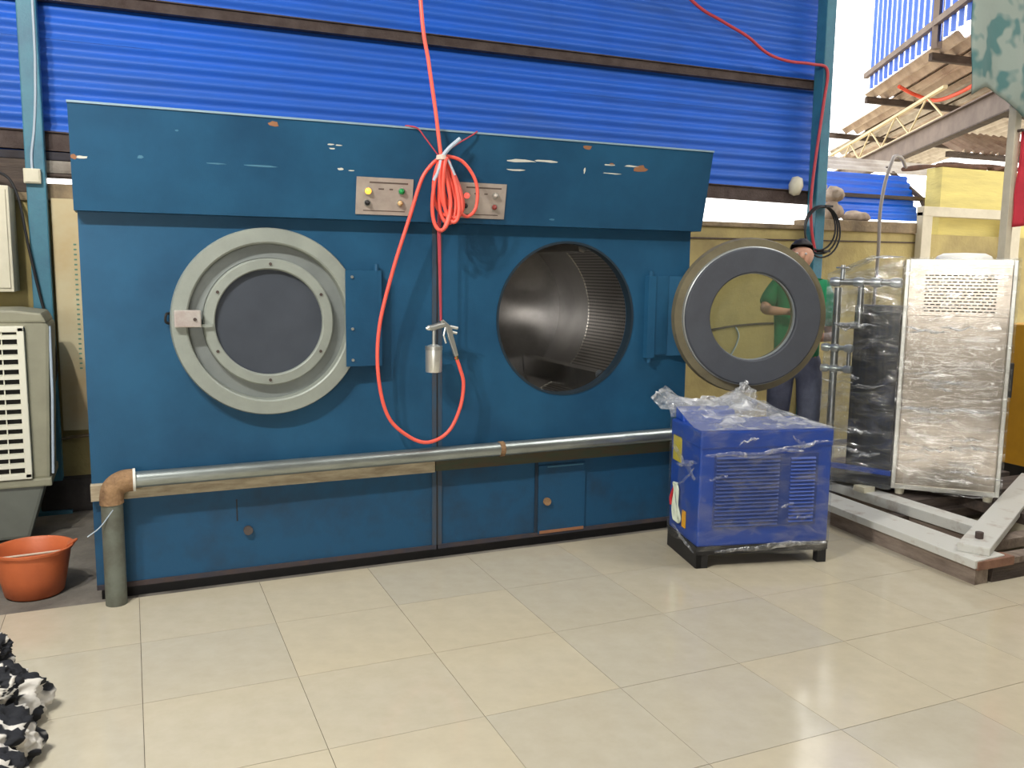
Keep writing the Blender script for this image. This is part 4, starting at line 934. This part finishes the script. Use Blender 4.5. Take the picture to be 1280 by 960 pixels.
for loc, s, sd_ in (((-0.66, 0.02, 0), (0.15, 0.14, 0.10), 1.1), ((-0.58, -0.24, 0), (0.16, 0.13, 0.11), 2.3), ((-0.50, -0.52, 0), (0.20, 0.16, 0.13), 3.7), ((-0.46, -0.84, 0), (0.17, 0.15, 0.12), 5.2),
                    ((-0.46, -1.16, 0), (0.17, 0.15, 0.14), 6.4), ((-0.87, -0.42, 0), (0.17, 0.19, 0.2), 7.7), ((-0.84, -0.86, 0), (0.19, 0.19, 0.2), 8.1), ((-0.54, -0.35, 0.185), (0.12, 0.10, 0.06), 9.9), ((-0.49, -0.70, 0.188), (0.13, 0.10, 0.06), 4.4)):
    garment((loc[0]-0.04, loc[1]-0.01, loc[2]), s, sd_, gl_)

# ------------------------------------------------------------------ right side
tag(MB().tube(cr([(3.3, 2.5, 5.45), (3.9, 2.5, 4.5), (4.58, 2.51, 4.03), (4.9, 2.51, 3.9), (5.19, 2.51, 3.80), (5.42, 2.51, 3.68), (5.66, 2.51, 3.635), (5.95, 2.505, 3.635), (6.13, 2.502, 3.60), (6.11, 2.502, 3.3), (6.06, 2.5, 2.9), (6.03, 2.5, 2.6), (6.02, 2.5, 2.35), (6.05, 2.5, 2.1), (6.11, 2.502, 1.9)]), 0.014, 8).build('red_hose', mat('dull_red_hose', (186, 60, 70), 0.5), smooth=60), 'thin red hose draped across the blue sheets and down the right column', 'hose')
ck = MB()
for k in range(3):
    pts = []
    for j in range(32):
        a = 2*PI*j/32; r = 0.20+0.014*k
        pts.append((6.12+r*0.95*math.cos(a), 2.466-0.019*k+0.004*math.sin(3*a), 2.13-0.02*k+r*1.05*math.sin(a)))
    ck.tube(pts, 0.009, 6, closed=True)
cco = tag(ck.build('cable_coil', blackrub, smooth=60), 'coil of black cable hung on the right column', 'cable')
for zt in (2.325, 1.90): MB().box((6.13, 2.412, zt), (6.215, 2.518, zt+0.02)).build('tie', blackrub, cco)
tag(MB().lathe([(0.001, 0.12), (0.05, 0.1), (0.07, 0.03), (0.05, -0.05), (0.001, -0.07)], (5.90, 2.59, 2.50), (0.2, 0, 1), 12, closed=False).build('cloth_bundle', plastw, smooth=60), 'small pale cloth bundle tied beside the right column', 'cloth')
tag(MB().tube(cr([(7.53, 2.79, 2.81), (7.32, 2.66, 2.88), (7.1, 2.54, 2.87), (7.02, 2.5, 2.8), (6.95, 2.5, 2.6), (6.91, 2.5, 2.31), (6.94, 2.52, 2.0), (7.02, 2.6, 1.7), (7.05, 2.645, 1.2)]), 0.018, 8).build('grey_conduit', mat('grey_conduit', (150, 144, 140), 0.5), smooth=60), 'grey flexible conduit hanging down the yellow wall right of the column', 'cable')

# blue awning sheets behind the wall head
aw = thing('blue_awning', 'bright blue corrugated awning above the wall right of the column', 'awning', (7.6, 3.2, 2.3))
def corr_sheet(p, q, r, amp, pitch, along_pq=True):
    """sheet spanned by p->q (rib direction) and p->r (across the ribs)"""
    p, q, r = Vector(p), Vector(q), Vector(r); n = (q-p).cross(r-p).normalized(); Ln = (r-p).length; k = max(8, int(Ln/pitch*8)); mb = MB(); vs = []
    for i in range(k+1):
        t = i/k; o = n*amp*math.cos(2*PI*t*Ln/pitch); vs += [p+(r-p)*t+o, q+(r-p)*t+o]
    return mb.add(vs, [(2*i, 2*i+1, 2*i+3, 2*i+2) for i in range(k)])
corr_sheet((6.6, 3.0, 2.27), (8.05, 3.0, 2.27), (6.6, 3.15, 2.52), 0.012, 0.09).build('corrugated_sheet', brightblue, aw, smooth=60)
corr_sheet((6.9, 3.2, 2.55), (8.15, 3.2, 2.55), (6.9, 3.35, 2.80), 0.012, 0.09).build('corrugated_sheet', brightblue, aw, smooth=60)
MB().bar((6.5, 3.1, 2.53), (8.2, 3.1, 2.53), 0.05, 0.04).build('rail', darkwood, aw)
for bx_ in (6.56, 8.14):
    MB().bar((bx_, 2.90, 2.16), (bx_, 3.1, 2.53), 0.04, 0.04).bar((bx_, 3.1, 2.53), (bx_+0.06, 3.68, 2.93), 0.04, 0.04).build('bracket', darkwood, aw)
corr_sheet((6.6, 3.5, 2.84), (9.2, 3.5, 2.84), (6.6, 3.8, 3.02), 0.015, 0.12).build('grey_sheet', roofg, aw, smooth=60)
def rock(loc, sz, seed, label):
    bm = bmesh.new(); bmesh.ops.create_icosphere(bm, subdivisions=3, radius=1.0); vs = []
    for v in bm.verts:
        k = 1+0.35*noise.noise(v.co*1.6+Vector((seed, 0, 0)))
        vs.append(Vector((v.co.x*k*sz[0], v.co.y*k*sz[1], v.co.z*k*sz[2]))+Vector(loc))
    fs = [[v.index for v in f.verts] for f in bm.faces]; bm.free()
    tag(MB().add(vs, fs).build('rubble_stone', mat('rubble_pale', (186, 168, 150), 0.9, 0, (110, 96, 84), 5, 0.9, 0.5, 14), smooth=50), label, 'stone')
rock((6.56, 2.80, 2.325), (0.12, 0.1, 0.10), 1.0, 'pale lump of rubble on the wall head right beside the column')
rock((6.87, 2.78, 2.275), (0.16, 0.1, 0.06), 4.0, 'flat brownish rubble stone lying between the column and the blue awning')
rock((6.58, 2.80, 2.49), (0.10, 0.1, 0.08), 8.0, 'small grey rubble stone on top of the wall head rubble')
# higher pale yellow wall behind the frame
hw = MB().box((8.02, 2.75, 2.12), (9.4, 2.95, 2.84)).build('wall_right_upper', yellow_bright)
tag(hw, 'bright pale yellow wall block beside the blue awning', kind='structure')
fr = thing('door_frame', 'cream painted frame standing against the yellow wall behind the cabinet', 'frame', (8.25, 2.6, 0))
MB().box((7.57, 2.56, 0), (7.71, 2.64, 2.345)).build('jamb', creamframe, fr, bevel=0.006)
MB().box((8.92, 2.56, 0), (9.06, 2.64, 2.42)).build('jamb', creamframe, fr, bevel=0.006)
MB().box((7.57, 2.555, 2.30), (9.06, 2.645, 2.40)).build('head', creamframe, fr, bevel=0.006)
# sticks and rags on top
for k, (p, q, r) in enumerate((((7.5, 2.80, 2.79), (8.75, 2.80, 2.865), 0.03), ((8.1, 2.89, 2.87), (9.3, 2.86, 2.875), 0.04), ((8.8, 2.76, 2.855), (9.35, 2.79, 2.87), 0.025))):
    tag(MB().tube(cr([p, ((p[0]+q[0])/2, p[1]+0.05, (p[2]+q[2])/2+0.04), q], 5), [r*(0.7+0.3*math.sin(j)) for j in range(11)], 8).build('dry_stick', mat('dry_brown_wood', (104, 74, 58), 0.9, 0, (70, 50, 42), 7, 0.9), smooth=60), 'crooked brown stick lying on the pale yellow wall block', 'stick', 'sticks on the pale yellow wall block')

# neighbouring roof outside, seen over the wall
d_ = Vector((0.5, 0.866, 0)); e_ = Vector((0.866, -0.5, 0)); O_ = Vector((7.99, 2.46, 0))
rf = thing('lean_to_roof', 'rusty corrugated lean-to roof outside above the steel beam', 'roof', (9, 5, 3.4))
for k, (l0, l1, a0, a1, dz, m_) in enumerate(((0.0, 0.5, 0.75, 4.3, 0.0, roofm), (0.45, 0.95, 0.6, 7.4, -0.02, roofm), (0.9, 1.4, 0.4, 10.2, -0.04, roofg), (1.35, 1.95, 0.2, 12.4, -0.06, roofm), (1.9, 2.6, 0.2, 13.0, -0.08, roofm), (2.5, 3.4, 0.2, 13.0, -0.10, roofg))):
    z = 4.32+dz
    p = O_+d_*a0+e_*l0+Vector((0, 0, z)); q = O_+d_*a1+e_*l0+Vector((0, 0, z)); r = O_+d_*a0+e_*(l1+0.16)+Vector((0, 0, z-0.02))
    corr_sheet(p, q, r, 0.04, 0.2).build('corrugated_sheet', m_, rf, smooth=60)
for a0 in (1.4, 4.0, 7.2, 10.2):
    MB().bar(O_+d_*a0+e_*0.05+Vector((0, 0, 4.23)), O_+d_*(a0+1.2)+e_*3.3+Vector((0, 0, 4.12)), 0.06, 0.09).build('purlin', darkwood, rf)
for a0 in (1.75, 4.4):
    bp_ = O_+d_*a0+e_*3.1; MB().box((bp_.x-0.06, bp_.y-0.06, -0.5), (bp_.x+0.06, bp_.y+0.06, 4.12)).build('post', beam_m, rf)
sb = thing('steel_beam', 'long brown steel beam running out over the yellow wall', 'beam', (8.4, 2.6, 3.3))
b0 = Vector((7.45, 1.12, 3.42)); b1 = Vector((12.6, 9.4, 3.42))
MB().box((b0.x-0.05, b0.y-0.03, -0.001), (b0.x+0.05, b0.y+0.07, 3.29)).build('stanchion', beam_m, sb)
MB().bar(b0, b1, 0.02, 0.26).build('web', beam_m, sb); MB().bar(b0+Vector((0, 0, 0.13)), b1+Vector((0, 0, 0.13)), 0.12, 0.015).build('flange', beam_m, sb)
MB().bar(b0-Vector((0, 0, 0.13)), b1-Vector((0, 0, 0.13)), 0.12, 0.015).build('flange', darkwood, sb)
lt = thing('lattice_joist', 'slender cream lattice joist resting on the brown steel beam', 'joist', (9.2, 4.0, 3.5))
l0 = Vector((8.96, 3.60, 3.567)); l1 = Vector((12.52, 9.33, 3.567)); up = Vector((0, 0, 0.34))
MB().bar(l0, l1, 0.03, 0.025).build('bottom_chord', lattice, lt); MB().bar(l0+up, l1+up, 0.05, 0.035).build('top_chord', lattice, lt)
for k in range(5):
    a = l0+(l1-l0)*(k/5); b = l0+(l1-l0)*((k+0.5)/5); c = l0+(l1-l0)*((k+1)/5)
    MB().bar(a, b+up, 0.018, 0.018).build('diagonal', lattice, lt); MB().bar(b+up, c, 0.018, 0.018).build('diagonal', lattice, lt)
# upright blue cladding beyond; gaps stand in for highlights on its ribs
vc = thing('upright_blue_cladding', 'upright blue corrugated sheets with gaps standing in for rib highlights above the lean-to roof', 'cladding', (8.7, 4, 4.4))
for k in range(20):
    a0 = -0.7+k*0.21
    p = O_+d_*a0-e_*0.05+Vector((0, 0, 4.27)); q = p+Vector((0, 0, 2.5)); r = p+d_*0.145
    corr_sheet(p, q, r, 0.015, 0.14).build('corrugated_sheet', bluesheet2, vc, smooth=60)
MB().bar(O_+d_*-0.9-e_*0.08+Vector((0, 0, 4.48)), O_+d_*3.6-e_*0.08+Vector((0, 0, 4.48)), 0.06, 0.07).build('rail', beam_m, vc)
MB().bar(O_+d_*0.9-e_*0.06+Vector((0, 0, 4.2)), O_+d_*0.9-e_*0.06+Vector((0, 0, 6.6)), 0.08, 0.08).build('post', beam_m, vc)
lr = thing('low_roof', 'low warm brown corrugated roof under the steel beam', 'roof', (9.9, 4.3, 3.0))
for k in range(3):
    p = Vector((9.75+k*0.62, 4.0, 3.26))
    corr_sheet(p, p+Vector((0.75, 1.3, 0.5)), p+Vector((0.66, -0.02, 0.0)), 0.03, 0.16).build('corrugated_sheet', roofm, lr, smooth=60)
MB().bar((9.6, 4.05, 3.22), (11.8, 4.0, 3.22), 0.06, 0.07).build('batten', darkwood, lr)
tag(MB().tube(cr([(9.6, 4.9, 4.20), (9.9, 4.9, 4.12), (9.95, 4.6, 4.0), (9.75, 4.1, 3.98), (9.5, 3.6, 4.02), (9.1, 3.1, 4.12), (8.85, 2.82, 4.24)]), 0.025, 8).build('orange_hose', mat('orange_hose', (240, 90, 60), 0.45), smooth=60), 'orange hose slung beneath the lean-to roof', 'hose')

# post with tarp and red cloth at the right edge
ps = thing('timber_post', 'pale post carrying the patched tarp and the red cloth', 'post', (6.80, 1.02, 0))
MB().box((6.76, 0.99, 0), (6.83, 1.06, 4.4)).build('shaft', creamframe, ps, bevel=0.006)
MB().bar((6.0, 1.0, 4.25), (8.6, 1.0, 4.25), 0.05, 0.07).build('arm', darkwood, ps)
MB().cyl((6.78, 0.95, 2.885), (7.2, 0.95, 2.885), 0.012, 10).cyl((6.795, 0.94, 2.885), (6.795, 1.0, 2.885), 0.012, 10).build('peg_rail', darkwood, ps)
def tarpf(u, v):
    x = 6.13+0.95*u; zb = 3.06+0.10*math.sin(u*7)+0.12*(u < 0.35)*(0.35-u)
    z = 4.3+(zb-4.3)*v
    y = 0.972-0.05*v+0.06*v*noise.noise(Vector((x*3, z*2, 0)))+0.03*math.sin(u*14+z)*v
    return (x+0.06*v*math.sin(z*3), y, z)
tag(MB().grid(tarpf, 30, 24).build('patched_tarp', tarp_m, smooth=180, solid=0.008), 'mottled green and grey patched tarp hanging from the pale post arm', 'tarp')
def redf(u, v):
    x = 6.80+0.36*u; z = 2.88-0.78*v+0.06*u*v; y = 0.946+0.028*math.sin(u*16+v*2)+0.012*noise.noise(Vector((x*8, z*5, 0)))
    return (x, y, z)
tag(MB().grid(redf, 30, 20).build('red_cloth', redcloth, smooth=180, solid=0.006), 'red cloth hanging on the pale post', 'cloth')
oc = thing('ochre_machine', 'ochre yellow machine cabinet behind the wrapped steel cabinet', 'machine', (7.2, 1.0, 0))
MB().box((6.74, 0.62, 0.13), (7.7, 0.98, 1.30)).build('body', ochre, oc, bevel=0.01)
MB().box((6.77, 0.64, 0.0), (7.67, 0.96, 0.13)).build('plinth', blackiron, oc)
MB().box((6.80, 0.61, 0.25), (7.6, 0.622, 1.2)).build('door', ochre, oc, bevel=0.004)
MB().cyl((6.88, 0.612, 0.75), (6.88, 0.59, 0.75), 0.02, 12).build('knob', blackiron, oc)
tag(MB().lathe([(0.001, 0.10), (0.05, 0.08), (0.075, 0.0), (0.06, -0.12), (0.03, -0.17), (0.001, -0.18)], (6.74, 0.54, 1.16), (0.15, 0, 1), 14, closed=False).build('pink_lump', mat('pink_lump', (206, 158, 140), 0.85, 0, (180, 130, 116), 12, 0.7), smooth=60), 'pinkish lump at the front of the ochre machine', 'cloth')  # pinkish lump of unknown kind, given a cloth-like shape

# ceiling lamps over the working area
def batten(x, y, z, power, label):
    o = thing('tube_light', label, 'lamp', (x, y, z))
    MB().box((x-0.62, y-0.035, z), (x+0.62, y+0.035, z+0.05)).build('housing', coolerw, o)
    MB().cyl((x-0.59, y, z-0.025), (x+0.59, y, z-0.025), 0.014, 10).build('tube', mat('lit_tube', (255, 250, 240), 0.5, emit=6.0), o)
    for dx in (-0.35, 0.35):
        ld = bpy.data.lights.new('tube_glow', 'POINT'); ld.shadow_soft_size = 0.07; ld.energy = power/2; ld.color = (1.0, 0.97, 0.91)
        l = bpy.data.objects.new('tube_glow', ld); C.objects.link(l); l.parent = o; l.location = (dx, 0, -0.12)
    MB().tube([(x-0.4, y, z+0.05), (x-0.4, y, 5.45)], 0.006, 6).tube([(x+0.4, y, z+0.05), (x+0.4, y, 5.45)], 0.006, 6).build('suspension', alu_d, o)
batten(-1.5, -1.9, 4.5, 820, 'lit fluorescent tube light hung above the tiled floor near the garment pile')
batten(2.6, -2.0, 4.5, 40, 'lit fluorescent tube light hung above the middle of the tiled floor')
